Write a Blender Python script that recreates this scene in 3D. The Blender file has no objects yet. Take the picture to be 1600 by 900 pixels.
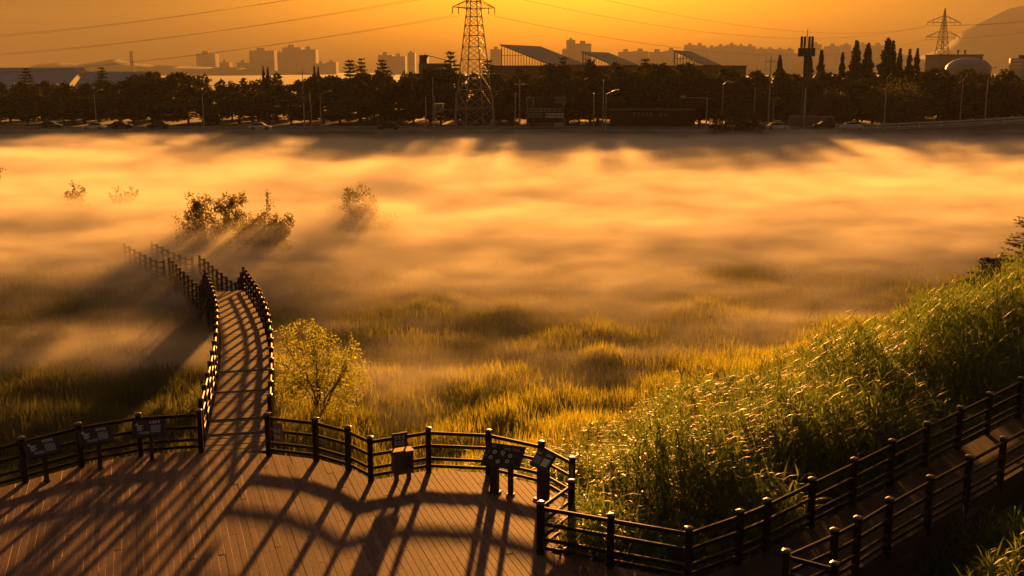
import bpy, math, random
import numpy as np
from mathutils import Vector, Matrix

S = bpy.context.scene
C = S.collection
R = math.radians
rnd = random.Random(7)

# ------------------------------------------------------------------ camera
F_PX, EYE = 1700.0, 10.5
cam = bpy.data.cameras.new('camera'); cam_ob = bpy.data.objects.new('camera', cam); C.objects.link(cam_ob)
cam.sensor_width = 36; cam.lens = 38.25; cam.clip_start = 0.1; cam.clip_end = 30000
PITCH = math.atan(340/1700)
cam_ob.location = (0, 0, EYE); cam_ob.rotation_euler = (R(90)-PITCH, 0, 0)
S.camera = cam_ob

# ------------------------------------------------------------------ sky, sun, exposure
EL, AZ = R(5.4), R(3.0)
SUN_DIR = Vector((math.sin(AZ)*math.cos(EL), math.cos(AZ)*math.cos(EL), math.sin(EL)))
W = bpy.data.worlds.new('World'); S.world = W; W.use_nodes = True
nt = W.node_tree; bg = nt.nodes['Background']
sk = nt.nodes.new('ShaderNodeTexSky'); sk.sky_type = 'NISHITA'; sk.sun_disc = False
sk.sun_elevation = EL; sk.sun_rotation = AZ
sk.air_density = 1.5; sk.dust_density = 6.0; sk.ozone_density = 1.0
gm = nt.nodes.new('ShaderNodeGamma'); gm.inputs[1].default_value = 0.9     # smog flattens the sky's range
mx = nt.nodes.new('ShaderNodeMix'); mx.data_type = 'RGBA'; mx.blend_type = 'MULTIPLY'; mx.inputs[0].default_value = 1
tc = nt.nodes.new('ShaderNodeTexCoord'); sx = nt.nodes.new('ShaderNodeSeparateXYZ'); nt.links.new(tc.outputs['Generated'], sx.inputs[0])
mr = nt.nodes.new('ShaderNodeMapRange'); mr.interpolation_type = 'SMOOTHSTEP'; mr.inputs[1].default_value = .05; mr.inputs[2].default_value = .8
nt.links.new(sx.outputs[2], mr.inputs[0])
ti = nt.nodes.new('ShaderNodeMix'); ti.data_type = 'RGBA'; nt.links.new(mr.outputs[0], ti.inputs[0])
ti.inputs[7].default_value = (.34, .35, .40, 1)                              # greyer overhead
dt = nt.nodes.new('ShaderNodeVectorMath'); dt.operation = 'DOT_PRODUCT'; dt.inputs[1].default_value = SUN_DIR
nt.links.new(tc.outputs['Generated'], dt.inputs[0])
gl = nt.nodes.new('ShaderNodeMapRange'); gl.interpolation_type = 'SMOOTHSTEP'; gl.inputs[1].default_value = .90; gl.inputs[2].default_value = 1.0; nt.links.new(dt.outputs['Value'], gl.inputs[0])
lo_ = nt.nodes.new('ShaderNodeMix'); lo_.data_type = 'RGBA'; nt.links.new(gl.outputs[0], lo_.inputs[0])
lo_.inputs[6].default_value = (.335, .285, .22, 1); lo_.inputs[7].default_value = (.70, .50, .15, 1)   # smog: brown aside, gold by the sun
nt.links.new(lo_.outputs[2], ti.inputs[6])
an = nt.nodes.new('ShaderNodeMapRange'); an.interpolation_type = 'SMOOTHSTEP'; nt.links.new(dt.outputs['Value'], an.inputs[0])   # dimmer away from the sun
for i, k2 in enumerate((-.7, .8, .6, 1)): an.inputs[i+1].default_value = k2
sc_ = nt.nodes.new('ShaderNodeVectorMath'); sc_.operation = 'SCALE'; nt.links.new(ti.outputs[2], sc_.inputs[0]); nt.links.new(an.outputs[0], sc_.inputs['Scale'])
nt.links.new(sc_.outputs[0], mx.inputs[7])
nt.links.new(sk.outputs[0], gm.inputs[0]); nt.links.new(gm.outputs[0], mx.inputs[6])
nt.links.new(mx.outputs[2], bg.inputs[0]); bg.inputs[1].default_value = 0.05
sun = bpy.data.lights.new('sun', 'SUN'); sun_ob = bpy.data.objects.new('sun', sun); C.objects.link(sun_ob)
sun.energy = 5.0; sun.angle = R(1.2); sun.color = (1.0, 0.37, 0.06)
sun_ob.rotation_euler = SUN_DIR.to_track_quat('Z', 'Y').to_euler()
S.view_settings.view_transform = 'Standard'; S.view_settings.look = 'None'
S.view_settings.gamma = 1; S.view_settings.exposure = 1.68
S.render.engine = 'CYCLES'
S.cycles.use_denoising = True
S.cycles.volume_step_rate = 0.16; S.cycles.volume_max_steps = 1024; S.cycles.volume_bounces = 2
S.cycles.max_bounces = 8; S.cycles.diffuse_bounces = 2; S.cycles.transmission_bounces = 3

# ------------------------------------------------------------------ helpers
cp, sp = math.cos(PITCH), math.sin(PITCH)
def at_depth(x, y, Y):                       # a point of the photograph at distance Y
    u, v = (x-800)/F_PX, (y-450)/F_PX
    t = Y/(cp-v*sp)
    return Vector((u*t, Y, EYE+(-sp-v*cp)*t))

def tag(o, label=None, cat=None, group=None, kind=None):
    if label: o['label'] = label
    if cat: o['category'] = cat
    if group: o['group'] = group
    if kind: o['kind'] = kind
    return o

def empty(name, loc=(0, 0, 0), rz=0, label=None, cat=None, group=None, kind=None):
    o = bpy.data.objects.new(name, None); C.objects.link(o); o.empty_display_size = 0.3
    o.location = loc; o.rotation_euler = (0, 0, rz)
    return tag(o, label, cat, group, kind)

def link(name, me, parent=None, loc=(0, 0, 0), rot=(0, 0, 0), scale=(1, 1, 1)):
    o = bpy.data.objects.new(name, me); C.objects.link(o); o.parent = parent
    o.location = loc; o.rotation_euler = rot; o.scale = scale
    return o

def copy_tree(o, parent=None):
    c = o.copy(); C.objects.link(c); c.parent = parent
    for ch in list(o.children): copy_tree(ch, c)
    return c

class MB:
    """collects boxes, bars and prisms for one mesh"""
    def __init__(s): s.v, s.f, s.m = [], [], []
    def add(s, v, f, m=0):
        n = len(s.v); s.v += [tuple(p) for p in v]; s.f += [tuple(i+n for i in q) for q in f]; s.m += [m]*len(f)
    def box(s, a, b, m=0, M=None):
        x0, y0, z0 = a; x1, y1, z1 = b
        v = [Vector((x, y, z)) for z in (z0, z1) for y in (y0, y1) for x in (x0, x1)]
        if M: v = [M @ p for p in v]
        s.add(v, [(0, 2, 3, 1), (4, 5, 7, 6), (0, 1, 5, 4), (2, 6, 7, 3), (0, 4, 6, 2), (1, 3, 7, 5)], m)
    def loft(s, rings, m=0, caps=True):
        k = len(rings[0]); v = [p for r in rings for p in r]; f = []
        for i in range(len(rings)-1):
            for j in range(k):
                f.append((i*k+j, i*k+(j+1) % k, (i+1)*k+(j+1) % k, (i+1)*k+j))
        if caps: f += [tuple(reversed(range(k))), tuple((len(rings)-1)*k+j for j in range(k))]
        s.add(v, f, m)
    def tube(s, pts, rad, k=6, m=0):
        rings = []
        for i, p in enumerate(pts):
            p = Vector(p); a = Vector(pts[max(i-1, 0)]); b = Vector(pts[min(i+1, len(pts)-1)])
            d = (b-a).normalized(); up = Vector((0, 0, 1)) if abs(d.z) < .95 else Vector((1, 0, 0))
            x = d.cross(up).normalized(); y = x.cross(d)
            r = rad[i] if isinstance(rad, (list, tuple)) else rad
            rings.append([p+x*(r*math.cos(6.28319*j/k))+y*(r*math.sin(6.28319*j/k)) for j in range(k)])
        s.loft(rings, m)
    def mesh(s, name, *mats, smooth=False):
        me = bpy.data.meshes.new(name); me.from_pydata(s.v, [], s.f)
        for m in mats: me.materials.append(m)
        if len(mats) > 1: me.polygons.foreach_set('material_index', s.m)
        if smooth: me.polygons.foreach_set('use_smooth', [True]*len(s.f))
        me.update(); return me
    def build(s, name, mats, parent=None, smooth=False, **k):
        if not isinstance(mats, (list, tuple)): mats = [mats]
        return link(name, s.mesh(name, *mats, smooth=smooth), parent, **k)

def np_mesh(name, V, Q, mat, smooth=False):
    me = bpy.data.meshes.new(name)
    me.vertices.add(len(V)); me.vertices.foreach_set('co', np.asarray(V, np.float32).ravel())
    k = Q.shape[1]
    me.loops.add(Q.size); me.loops.foreach_set('vertex_index', Q.astype(np.int32).ravel())
    me.polygons.add(len(Q)); me.polygons.foreach_set('loop_start', np.arange(0, Q.size, k, dtype=np.int32))
    me.polygons.foreach_set('loop_total', np.full(len(Q), k, np.int32))
    if smooth: me.polygons.foreach_set('use_smooth', np.ones(len(Q), bool))
    me.materials.append(mat); me.update(calc_edges=True); me.validate()
    return me

# ------------------------------------------------------------------ materials
def mat(name, col, rough=0.7, var=0.0, scale=4.0, metal=0.0, spec=0.5, bump=0.0, stretch=None, obj_var=0.0, coords='Object'):
    m = bpy.data.materials.new(name); m.use_nodes = True; t = m.node_tree; b = t.nodes['Principled BSDF']
    b.inputs['Base Color'].default_value = (*col, 1); b.inputs['Roughness'].default_value = rough
    b.inputs['Metallic'].default_value = metal; b.inputs['Specular IOR Level'].default_value = spec
    if var or bump or obj_var:
        tc = t.nodes.new('ShaderNodeTexCoord'); mp = t.nodes.new('ShaderNodeMapping')
        if stretch: mp.inputs['Scale'].default_value = stretch
        nz = t.nodes.new('ShaderNodeTexNoise'); nz.inputs['Scale'].default_value = scale; nz.inputs['Detail'].default_value = 5
        t.links.new(tc.outputs[coords], mp.inputs[0]); t.links.new(mp.outputs[0], nz.inputs[0])
        mr = t.nodes.new('ShaderNodeMapRange'); mr.inputs[1].default_value = .25; mr.inputs[2].default_value = .75
        mr.inputs[3].default_value = 1-var; mr.inputs[4].default_value = 1+var
        t.links.new(nz.outputs[0], mr.inputs[0]); val = mr.outputs[0]
        if obj_var:
            oi = t.nodes.new('ShaderNodeObjectInfo'); m2 = t.nodes.new('ShaderNodeMapRange')
            m2.inputs[3].default_value = 1-obj_var; m2.inputs[4].default_value = 1+obj_var
            t.links.new(oi.outputs['Random'], m2.inputs[0])
            mu = t.nodes.new('ShaderNodeMath'); mu.operation = 'MULTIPLY'
            t.links.new(val, mu.inputs[0]); t.links.new(m2.outputs[0], mu.inputs[1]); val = mu.outputs[0]
        mm = t.nodes.new('ShaderNodeVectorMath'); mm.operation = 'SCALE'; mm.inputs[0].default_value = col
        t.links.new(val, mm.inputs['Scale']); t.links.new(mm.outputs[0], b.inputs['Base Color'])
        if bump:
            bp = t.nodes.new('ShaderNodeBump'); bp.inputs['Strength'].default_value = bump; bp.inputs['Distance'].default_value = .01
            t.links.new(nz.outputs[0], bp.inputs['Height']); t.links.new(bp.outputs[0], b.inputs['Normal'])
    return m

def leaf_mat(name, c1, c2, trans, tcol, rough=0.45, spec=0.4):
    """leaves: two hues picked leaf by leaf, some light passing through"""
    m = bpy.data.materials.new(name); m.use_nodes = True; t = m.node_tree; b = t.nodes['Principled BSDF']
    g = t.nodes.new('ShaderNodeNewGeometry'); mix = t.nodes.new('ShaderNodeMix'); mix.data_type = 'RGBA'
    mix.inputs[6].default_value = (*c1, 1); mix.inputs[7].default_value = (*c2, 1)
    t.links.new(g.outputs['Random Per Island'], mix.inputs[0]); t.links.new(mix.outputs[2], b.inputs['Base Color'])
    b.inputs['Roughness'].default_value = rough; b.inputs['Specular IOR Level'].default_value = spec
    tr = t.nodes.new('ShaderNodeBsdfTranslucent'); tr.inputs[0].default_value = (*tcol, 1)
    ms = t.nodes.new('ShaderNodeMixShader'); ms.inputs[0].default_value = trans
    t.links.new(b.outputs[0], ms.inputs[1]); t.links.new(tr.outputs[0], ms.inputs[2])
    t.links.new(ms.outputs[0], t.nodes['Material Output'].inputs['Surface'])
    return m

M_ = {}
M_['plank'] = mat('deck_board', (.22, .13, .112), .70, .28, 3.0, spec=.22, bump=.25, stretch=(9, 9, 1.2), obj_var=.3, coords='Generated')
M_['board'] = mat('walk_board', (.20, .135, .105), .75, .25, 6.0, bump=.2)
M_['ramp_board'] = mat('ramp_board', (.055, .04, .036), .8, .3, 6.0, spec=.2)  # darkened board colour carries the reeds' shade on the ramp
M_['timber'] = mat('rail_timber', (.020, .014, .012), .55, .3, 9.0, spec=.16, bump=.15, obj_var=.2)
M_['cap'] = mat('post_cap', (.16, .14, .125), .32, .2, 6, metal=.5)
M_['ferrule'] = mat('rail_bracket', (.11, .10, .095), .5, metal=.4)
M_['under'] = mat('substructure', (.05, .035, .028), .8, .3, 3)
M_['sign_dark'] = mat('sign_board', (.045, .034, .030), .45, .2, 5)
M_['print_white'] = mat('print_white', (.85, .84, .80), .6)
M_['print_grey'] = mat('print_photo', (.30, .30, .28), .6, .5, 30)
M_['print_yellow'] = mat('print_cream', (.55, .47, .34), .6)
M_['sign_grey'] = mat('notice_panel', (.26, .24, .23), .5, .15, 8)
M_['box_grey'] = mat('cabinet_paint', (.10, .085, .07), .5, .2, 6)
M_['soil'] = mat('marsh_soil', (.050, .046, .022), .9, .45, .9, coords='Object')
M_['asphalt'] = mat('asphalt', (.05, .05, .05), .8, .2, 1.5)
M_['concrete'] = mat('concrete', (.28, .27, .25), .8, .2, 1.2)
M_['steel'] = mat('galvanised_steel', (.62, .62, .60), .4, .15, 2, metal=.2)
M_['steel_dark'] = mat('painted_lattice_steel', (.32, .30, .28), .45, .2, 2)
M_['pole'] = mat('pole_paint', (.42, .40, .37), .4, .2, 2)
M_['lamp'] = mat('lamp_head', (.5, .5, .48), .4)
M_['bark'] = mat('bark', (.05, .038, .028), .9, .3, 5)
M_['far_leaf'] = leaf_mat('far_leaf', (.024, .030, .012), (.040, .042, .016), .12, (.09, .10, .02), .7, .1)
M_['gold_leaf'] = leaf_mat('golden_willow_leaf', (.09, .09, .02), (.13, .12, .025), .52, (.46, .50, .06), .5, .3)
M_['marsh_leaf'] = leaf_mat('marsh_bush_leaf', (.035, .038, .014), (.06, .055, .018), .32, (.34, .28, .04), .5, .25)
M_['bank_leaf'] = leaf_mat('roadside_leaf', (.03, .04, .014), (.055, .06, .02), .22, (.16, .17, .03), .6, .15)
M_['conifer'] = leaf_mat('conifer_needle', (.022, .030, .016), (.036, .042, .018), .08, (.05, .06, .02), .7, .1)
M_['bush_leaf'] = leaf_mat('willow_leaf', (.06, .08, .02), (.10, .11, .025), .5, (.42, .46, .06), .5, .3)
M_['grass'] = leaf_mat('meadow_grass', (.05, .075, .014), (.11, .12, .024), .58, (.58, .56, .055), .55, .25)
M_['shaded_grass'] = leaf_mat('shade_toned_grass', (.055, .066, .024), (.10, .105, .038), .38, (.32, .34, .07), .6, .2)  # marsh grass made duller, the left field's shade put into its colour
M_['reed'] = leaf_mat('reed_leaf', (.026, .046, .013), (.058, .078, .022), .40, (.33, .47, .055), .5, .33)
M_['wall_brown'] = mat('factory_wall', (.16, .11, .08), .8, .15, .3)
M_['roof_grey'] = mat('metal_roof', (.50, .50, .50), .6, .12, .25)
M_['roof_dark'] = mat('dark_metal_roof', (.17, .15, .135), .6, .12, .25)
M_['city'] = mat('city_wall', (.30, .27, .25), .85, .12, .05)
M_['hill'] = mat('hill_wood', (.06, .07, .04), .9, .3, .02)
M_['car_white'] = mat('car_paint_white', (.85, .85, .84), .2)
M_['car_dark'] = mat('car_paint_dark', (.03, .03, .032), .18)
M_['glass'] = mat('car_glass', (.02, .02, .022), .15)
M_['tyre'] = mat('tyre', (.02, .02, .02), .8)
M_['container'] = mat('container_paint', (.20, .19, .18), .6, .15, 1)
M_['tank'] = mat('tank_shell', (.42, .41, .39), .5, .1, .2)
M_['black'] = mat('antenna_grey', (.05, .05, .05), .6)
M_['wire'] = mat('wire', (.05, .045, .04), .6)

# ------------------------------------------------------------------ ground
_g = np.random.default_rng(3)
_tab = _g.random((256, 256))
def vnoise(x, y):
    xi = np.floor(x).astype(int); yi = np.floor(y).astype(int); fx = x-xi; fy = y-yi
    fx = fx*fx*(3-2*fx); fy = fy*fy*(3-2*fy)
    a = _tab[xi % 256, yi % 256]; b = _tab[(xi+1) % 256, yi % 256]; c = _tab[xi % 256, (yi+1) % 256]; d = _tab[(xi+1) % 256, (yi+1) % 256]
    return (a*(1-fx)+b*fx)*(1-fy)+(c*(1-fx)+d*fx)*fy
def sstep(x, a, b):
    t = np.clip((x-a)/(b-a), 0, 1); return t*t*(3-2*t)
def bank_s(x, y): return (x-4.3)*.729-(y-36)*.684        # metres inside the reed bank's edge
def ground_z(x, y):
    x = np.asarray(x, float); y = np.asarray(y, float)
    near = sstep(y, 205, 190)*sstep(np.abs(x), 260, 200)
    z = -3.6+near*(.6*(vnoise(x*.16+9, y*.16)-.5)+.8*(vnoise(x*.45, y*.45+5)-.5)*sstep(y, 90, 60))
    s_, e_ = bank_s(x, y), (x-4.3)*.684+(y-36)*.729
    b = sstep(s_, -7, 6.5)*sstep(y, 110, 85)
    z = z+b*(2.85-.75*sstep(s_, 5.5, 9)+1.0*sstep(e_, -3, 14)*sstep(s_, 12, 7)+.8*(vnoise(x*.33, y*.33)-.5)*sstep(s_, 7, 3)+1.5*sstep(s_, 12.9, 15.2))
    z = z+sstep(y, 204, 209.8)*2.6
    return z
def axis(lo, hi, near_lo, near_hi, step):
    a = list(np.arange(near_lo, near_hi+.01, step)); s = step
    b = near_hi
    while b < hi: s *= 1.35; b = min(hi, b+s); a.append(b)
    s = step; b = near_lo
    while b > lo: s *= 1.35; b = max(lo, b-s); a.insert(0, b)
    return np.array(a)
gx = axis(-5500, 5500, -60, 60, .8); gy = axis(-280, 4800, 10, 110, .8)
gy = np.sort(np.concatenate([gy[(gy < 185) | (gy > 230)], np.arange(186, 230, 2.)]))
GX, GY = np.meshgrid(gx, gy, indexing='ij'); GZ = ground_z(GX, GY)
idx = np.arange(GX.size).reshape(GX.shape)
Q = np.stack([idx[:-1, :-1], idx[1:, :-1], idx[1:, 1:], idx[:-1, 1:]], -1).reshape(-1, 4)
ground = link('ground', np_mesh('ground', np.stack([GX, GY, GZ], -1).reshape(-1, 3), Q, M_['soil'], True))
tag(ground, kind='structure')

# ------------------------------------------------------------------ viewing deck
P_F = [(-14.7, 24.3), (-13.66, 25.62), (-12.65, 26.74), (-11.63, 27.88), (-10.31, 28.72), (-8.72, 29.05)]
Q_F = [(-6.75, 28.75), (-5.36, 28.32), (-4.37, 27.62), (-3.67, 26.79), (-2.22, 27.51), (-.62, 27.3), (.75, 26.4), (1.47, 25.23), (1.37, 23.74), (.63, 22.45)]
R_F = [(.63, 22.45), (2.11, 21.78), (3.66, 21.09), (4.91, 21.99), (5.64, 22.6), (6.95, 23.78), (8.28, 24.95), (9.6, 26.15), (10.95, 27.4), (12.3, 28.6), (13.6, 29.75), (15.1, 31.1), (16.6, 32.45)]
S_F = [(6.2, 19.44), (5.41, 20.01), (6.64, 20.96), (7.29, 21.51), (8.28, 22.45), (9.62, 23.65), (11.0, 24.85), (12.35, 26.05), (13.7, 27.25), (15.1, 28.5), (16.6, 29.85)]
def ramp_z(x, y):
    t = (x-6.0)/10.6
    return max(0.0, t)*.40
DECK_S = 18.6
out = 0.12
deck_poly = [(-15.2, DECK_S), (-15.2, 23.7)]+[(x-.03, y+.11) for x, y in P_F]+[(x+.03, y+.11) for x, y in Q_F[:8]]+[(1.50, 23.68), (.85, 22.5), (2.11, 21.9), (3.66, 21.22), (4.05, 21.3), (4.05, DECK_S)]
hd = Vector((-.322, .947, 0)); pr = Vector((.947, .322, 0))           # along the boards / across them
def qr(p): return (p[0]*pr.x+p[1]*pr.y, p[0]*hd.x+p[1]*hd.y)
poly_qr = [qr(p) for p in deck_poly]
deck = empty('viewing_deck', (0, 0, 0), kind='structure')
sub = MB()
n = len(deck_poly)
ins = [(x, y) for x, y in deck_poly]
sub.add([(x, y, -.05) for x, y in ins]+[(x, y, -.42) for x, y in ins], [tuple(range(n-1, -1, -1)), tuple(range(n, 2*n))]+[(i, (i+1) % n, n+(i+1) % n, n+i) for i in range(n)])
sub.build('deck_frame', M_['under'], deck)
for x, y in [(-13, 24.5), (-10.5, 27.2), (-6.5, 27.5), (-3.7, 25.8), (-.5, 26.2), (1.0, 24.6), (.2, 21.5), (-13, 20.5), (3, 20)]:
    b = MB(); b.tube([(x, y, -4.3), (x, y, -.4)], .14, 8); b.build('pile', M_['under'], deck)
PW, GAP = .155, .004
qmin = min(q for q, r in poly_qr); qmax = max(q for q, r in poly_qr)
def crossings(q):
    res = []
    for i in range(n):
        (q0, r0), (q1, r1) = poly_qr[i], poly_qr[(i+1) % n]
        if (q0 <= q) != (q1 <= q): res.append((r0+(r1-r0)*(q-q0)/(q1-q0), i))
    return sorted(res)
def edge_r(i, q):
    (q0, r0), (q1, r1) = poly_qr[i], poly_qr[(i+1) % n]
    if abs(q1-q0) < .2: q = min(max(q, min(q0, q1)), max(q0, q1))
    return r0+(r1-r0)*(q-q0)/(q1-q0)
planks = []
k = 0
q = qmin+.02
while q < qmax-PW:
    qa, qb = q+GAP/2, q+PW-GAP/2
    cr = crossings((qa+qb)/2)
    for (ra, ia), (rb, ib) in zip(cr[::2], cr[1::2]):
        if rb-ra < .25: continue
        la, lb = edge_r(ia, qa), edge_r(ia, qb); ua, ub = edge_r(ib, qa), edge_r(ib, qb)
        if abs(la-lb) > 1.2: la = lb = ra
        if abs(ua-ub) > 1.2: ua = ub = rb
        cuts = []; c = math.floor(ra/4.2)*4.2+[.3, 2.3, 1.2, 3.3][k % 4]
        while c < rb-.5:
            if c > ra+.5: cuts.append(c)
            c += 4.2
        ends = [(la, lb)]+[(c, c) for c in cuts]+[(ua, ub)]
        for e0, e1 in zip(ends, ends[1:]):
            planks.append((qa, qb, e0[0]+.003, e0[1]+.003, e1[0]-.003, e1[1]-.003))
    q += PW; k += 1
planks.sort(key=lambda p: -((p[4]-p[2])*(1 if (p[2]+p[4])/2 > 19 else .01)))
rest = MB()
def plank_mb(mb, p, dz):
    qa, qb, a0, b0, a1, b1 = p; ch = .006
    def pt(q, r, z): v = pr*q+hd*r; return (v.x, v.y, z+dz)
    mb.add([pt(qa, a0, -.045), pt(qb, b0, -.045), pt(qb, b1, -.045), pt(qa, a1, -.045),
            pt(qa, a0, -ch), pt(qb, b0, -ch), pt(qb, b1, -ch), pt(qa, a1, -ch),
            pt(qa+ch, a0, 0), pt(qb-ch, b0, 0), pt(qb-ch, b1, 0), pt(qa+ch, a1, 0)],
           [(0, 1, 5, 4), (2, 3, 7, 6), (1, 2, 6, 5), (3, 0, 4, 7), (4, 5, 9, 8), (6, 7, 11, 10), (5, 6, 10, 9), (7, 4, 8, 11), (8, 9, 10, 11)])
for i, p in enumerate(planks):
    dz = rnd.uniform(-.003, .003)
    if i < 298:
        b = MB(); plank_mb(b, p, dz); b.build('plank', M_['plank'], deck)
    else: plank_mb(rest, p, dz)
if rest.v: tag(rest.build('plank_ends', M_['plank'], deck), kind='stuff')

# ------------------------------------------------------------------ railings
POST_H = 1.25
def post_mesh(extra=.0):
    b = MB(); w, c = .068, .012
    ring = [(w, -w+c), (w, w-c), (w-c, w), (-w+c, w), (-w, w-c), (-w, -w+c), (-w+c, -w), (w-c, -w)]
    b.loft([[Vector((x, y, z)) for x, y in ring] for z in (-.25-extra, POST_H-.06)])
    for s_ in (-1, 1):
        b.box((s_*.05-.02, -.082, .05), (s_*.05+.02, -.0685, .10))
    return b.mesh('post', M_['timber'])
def cap_mesh():
    b = MB(); rings = []
    for w, z in ((.070, -.062), (.070, -.045), (.086, -.043), (.086, -.018), (.060, -.004), (.018, .004)):
        c = w*.25
        rings.append([Vector((x, y, POST_H+z)) for x, y in ((w, -w+c), (w, w-c), (w-c, w), (-w+c, w), (-w, w-c), (-w, -w+c), (-w+c, -w), (w-c, -w))])
    b.loft(rings); return b.mesh('cap', M_['cap'])
POST, CAP = post_mesh(), cap_mesh()
RAILS = ((1.08, .046), (.73, .043), (.37, .043), (.17, .043))
_rc = {}
def rail_mesh(L, r):
    key = (round(L, 2), r)
    if key not in _rc:
        b = MB(); c = r*.45; L = key[0]
        def ring(x, r, c): return [Vector((x, y, z)) for y, z in ((-r*.8, -r+c), (-r*.8, r-c), (-r*.8+c, r), (r*.8-c, r), (r*.8, r-c), (r*.8, -r+c), (r*.8-c, -r), (-r*.8+c, -r))]
        b.loft([ring(.075, r, c), ring(L-.075, r, c)], 0)
        for x0 in (.064, L-.064-.035):
            b.loft([ring(x0, r*1.16, c), ring(x0+.035, r*1.16, c)], 1)
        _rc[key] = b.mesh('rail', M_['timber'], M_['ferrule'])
    return _rc[key]
def fence(name, label, pts, zs, group=None, skip=()):
    x0, y0 = pts[0]; z0 = zs[0]
    root = empty(name, (x0, y0, z0), 0, label, 'railing', group)
    N_ = len(pts)
    for i, ((x, y), z) in enumerate(zip(pts, zs)):
        a = pts[max(i-1, 0)]; b = pts[min(i+1, N_-1)]
        rz = math.atan2(b[1]-a[1], b[0]-a[0])
        if ('post', i) not in skip:
            p = link('post', POST, root, (x-x0, y-y0, z-z0), (0, 0, rz))
            link('cap', CAP, p)
    for i in range(N_-1):
        a = Vector((*pts[i], zs[i])); b = Vector((*pts[i+1], zs[i+1])); d = b-a; L = d.length
        rz = math.atan2(d.y, d.x); ry = -math.asin(d.z/L)
        for h, r in RAILS:
            link('rail', rail_mesh(L, r), root, (a.x-x0, a.y-y0, a.z-z0+h), (0, ry, rz))
    return root
fence('deck_railing', 'dark timber railing curving round the left of the deck, behind the slanted plant boards', P_F, [0]*len(P_F))
fence('deck_railing', 'dark deck railing zigzagging past the cabinet to the six-circle board', Q_F, [0]*len(Q_F))
RZ = [ramp_z(x, y) for x, y in R_F]
fence('ramp_railing', 'long dark railing between the tall reeds and the shaded ramp', R_F[1:], RZ[1:])
b0 = fence('deck_railing', 'short single-bay railing from the notched deck corner towards the shaded ramp', R_F[:2], [0, 0], skip=(('post', 0), ('post', 1)))
SZ = [ramp_z(x, y) for x, y in S_F]
fence('ramp_railing', 'dark railing on the near side of the shaded ramp, above the bottom corner reeds', S_F, SZ)

# ------------------------------------------------------------------ shaded ramp
ramp = empty('ramp', (0, 0, 0), kind='structure')
rw = MB(); fr = MB()
L_ = [Vector((*p, 0)) for p in R_F[2:]]+[Vector((19.5, 35.1, 0))]
S_ = [Vector((4.05, 19.2, 0))]+[Vector((*p, 0)) for p in S_F[1:]]+[Vector((19.5, 32.5, 0))]
def along(pl, t):
    d = [0]
    for a, b in zip(pl, pl[1:]): d.append(d[-1]+(b-a).length)
    s_ = t*d[-1]
    for i in range(len(pl)-1):
        if s_ <= d[i+1]+1e-6: return pl[i].lerp(pl[i+1], (s_-d[i])/(d[i+1]-d[i]))
    return pl[-1].copy()
NB = 130
for i in range(NB):
    a0, a1 = along(L_, i/NB), along(L_, (i+.93)/NB); b0_, b1 = along(S_, i/NB), along(S_, (i+.93)/NB)
    if a0.x < 4.06 and b0_.x < 4.06: continue
    v = []
    for p in (a0, a1, b1, b0_):
        v.append(Vector((p.x, p.y, ramp_z(p.x, p.y)+.002)))
    rw.add([p-Vector((0, 0, .045)) for p in v]+v, [(3, 2, 1, 0), (4, 5, 6, 7), (0, 1, 5, 4), (1, 2, 6, 5), (2, 3, 7, 6), (3, 0, 4, 7)])
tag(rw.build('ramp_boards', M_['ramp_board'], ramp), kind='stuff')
for pl in (L_, S_):
    fr.v and None
    pts = [along(pl, i/40) for i in range(41)]
    for a, b in zip(pts, pts[1:]):
        if a.x < 4.3: continue
        d = (b-a).normalized(); nrm = Vector((-d.y, d.x, 0))*.05
        za, zb = ramp_z(a.x, a.y)-.05, ramp_z(b.x, b.y)-.05
        v = [a-nrm, a+nrm, b+nrm, b-nrm]; zz = [za, za, zb, zb]
        fr.add([Vector((p.x, p.y, z-.3)) for p, z in zip(v, zz)]+[Vector((p.x, p.y, z)) for p, z in zip(v, zz)], [(3, 2, 1, 0), (4, 5, 6, 7), (0, 1, 5, 4), (1, 2, 6, 5), (2, 3, 7, 6), (3, 0, 4, 7)])
fr.build('ramp_beam', M_['under'], ramp)

# ------------------------------------------------------------------ boardwalk into the mist
way = [(-7.76, 29.0, 0), (-8.62, 33.2, 0), (-9.55, 37.5, 0), (-10.24, 40.3, -.05), (-11.15, 43.75, -.18), (-12.6, 48.55, -.42), (-13.7, 51.9, -.6), (-14.95, 55.6, -.8),
       (-16.5, 59.6, -2.45), (-18.8, 64.4, -2.5), (-21.1, 69.1, -2.5), (-22.4, 70.9, -3.0), (-24.6, 74.4, -3.1), (-27.4, 78.8, -3.1)]
def dense(way, step=.25):
    pts = [Vector(w) for w in way]; res = []
    for i in range(len(pts)-1):
        p0, p1, p2, p3 = pts[max(i-1, 0)], pts[i], pts[i+1], pts[min(i+2, len(pts)-1)]
        m = max(2, int((p2-p1).length/step))
        for j in range(m):
            t = j/m
            c = .5*((2*p1)+(p2-p0)*t+(2*p0-5*p1+4*p2-p3)*t*t+(3*p1-p0-3*p2+p3)*t**3)
            l = p1.lerp(p2, t); c.z = l.z
            res.append(c)
    res.append(pts[-1]); return res
cl = dense(way, .05)
arc = [0]
for a, b in zip(cl, cl[1:]): arc.append(arc[-1]+(b-a).length)
TOT = arc[-1]
def on_way(s_, off=0.0):
    i = int(np.searchsorted(arc, s_, 'right')-1); i = min(max(i, 0), len(cl)-2)
    t = (s_-arc[i])/(arc[i+1]-arc[i]); p = cl[i].lerp(cl[i+1], t)
    a, b = cl[max(i-12, 0)], cl[min(i+13, len(cl)-1)]
    d = (b-a); d.z = 0; d.normalize()
    return Vector((p.x+d.y*off, p.y-d.x*off, p.z))
walk = empty('boardwalk', (0, 0, 0), kind='structure')
wb = MB(); s0 = .02; HW = .86
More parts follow.
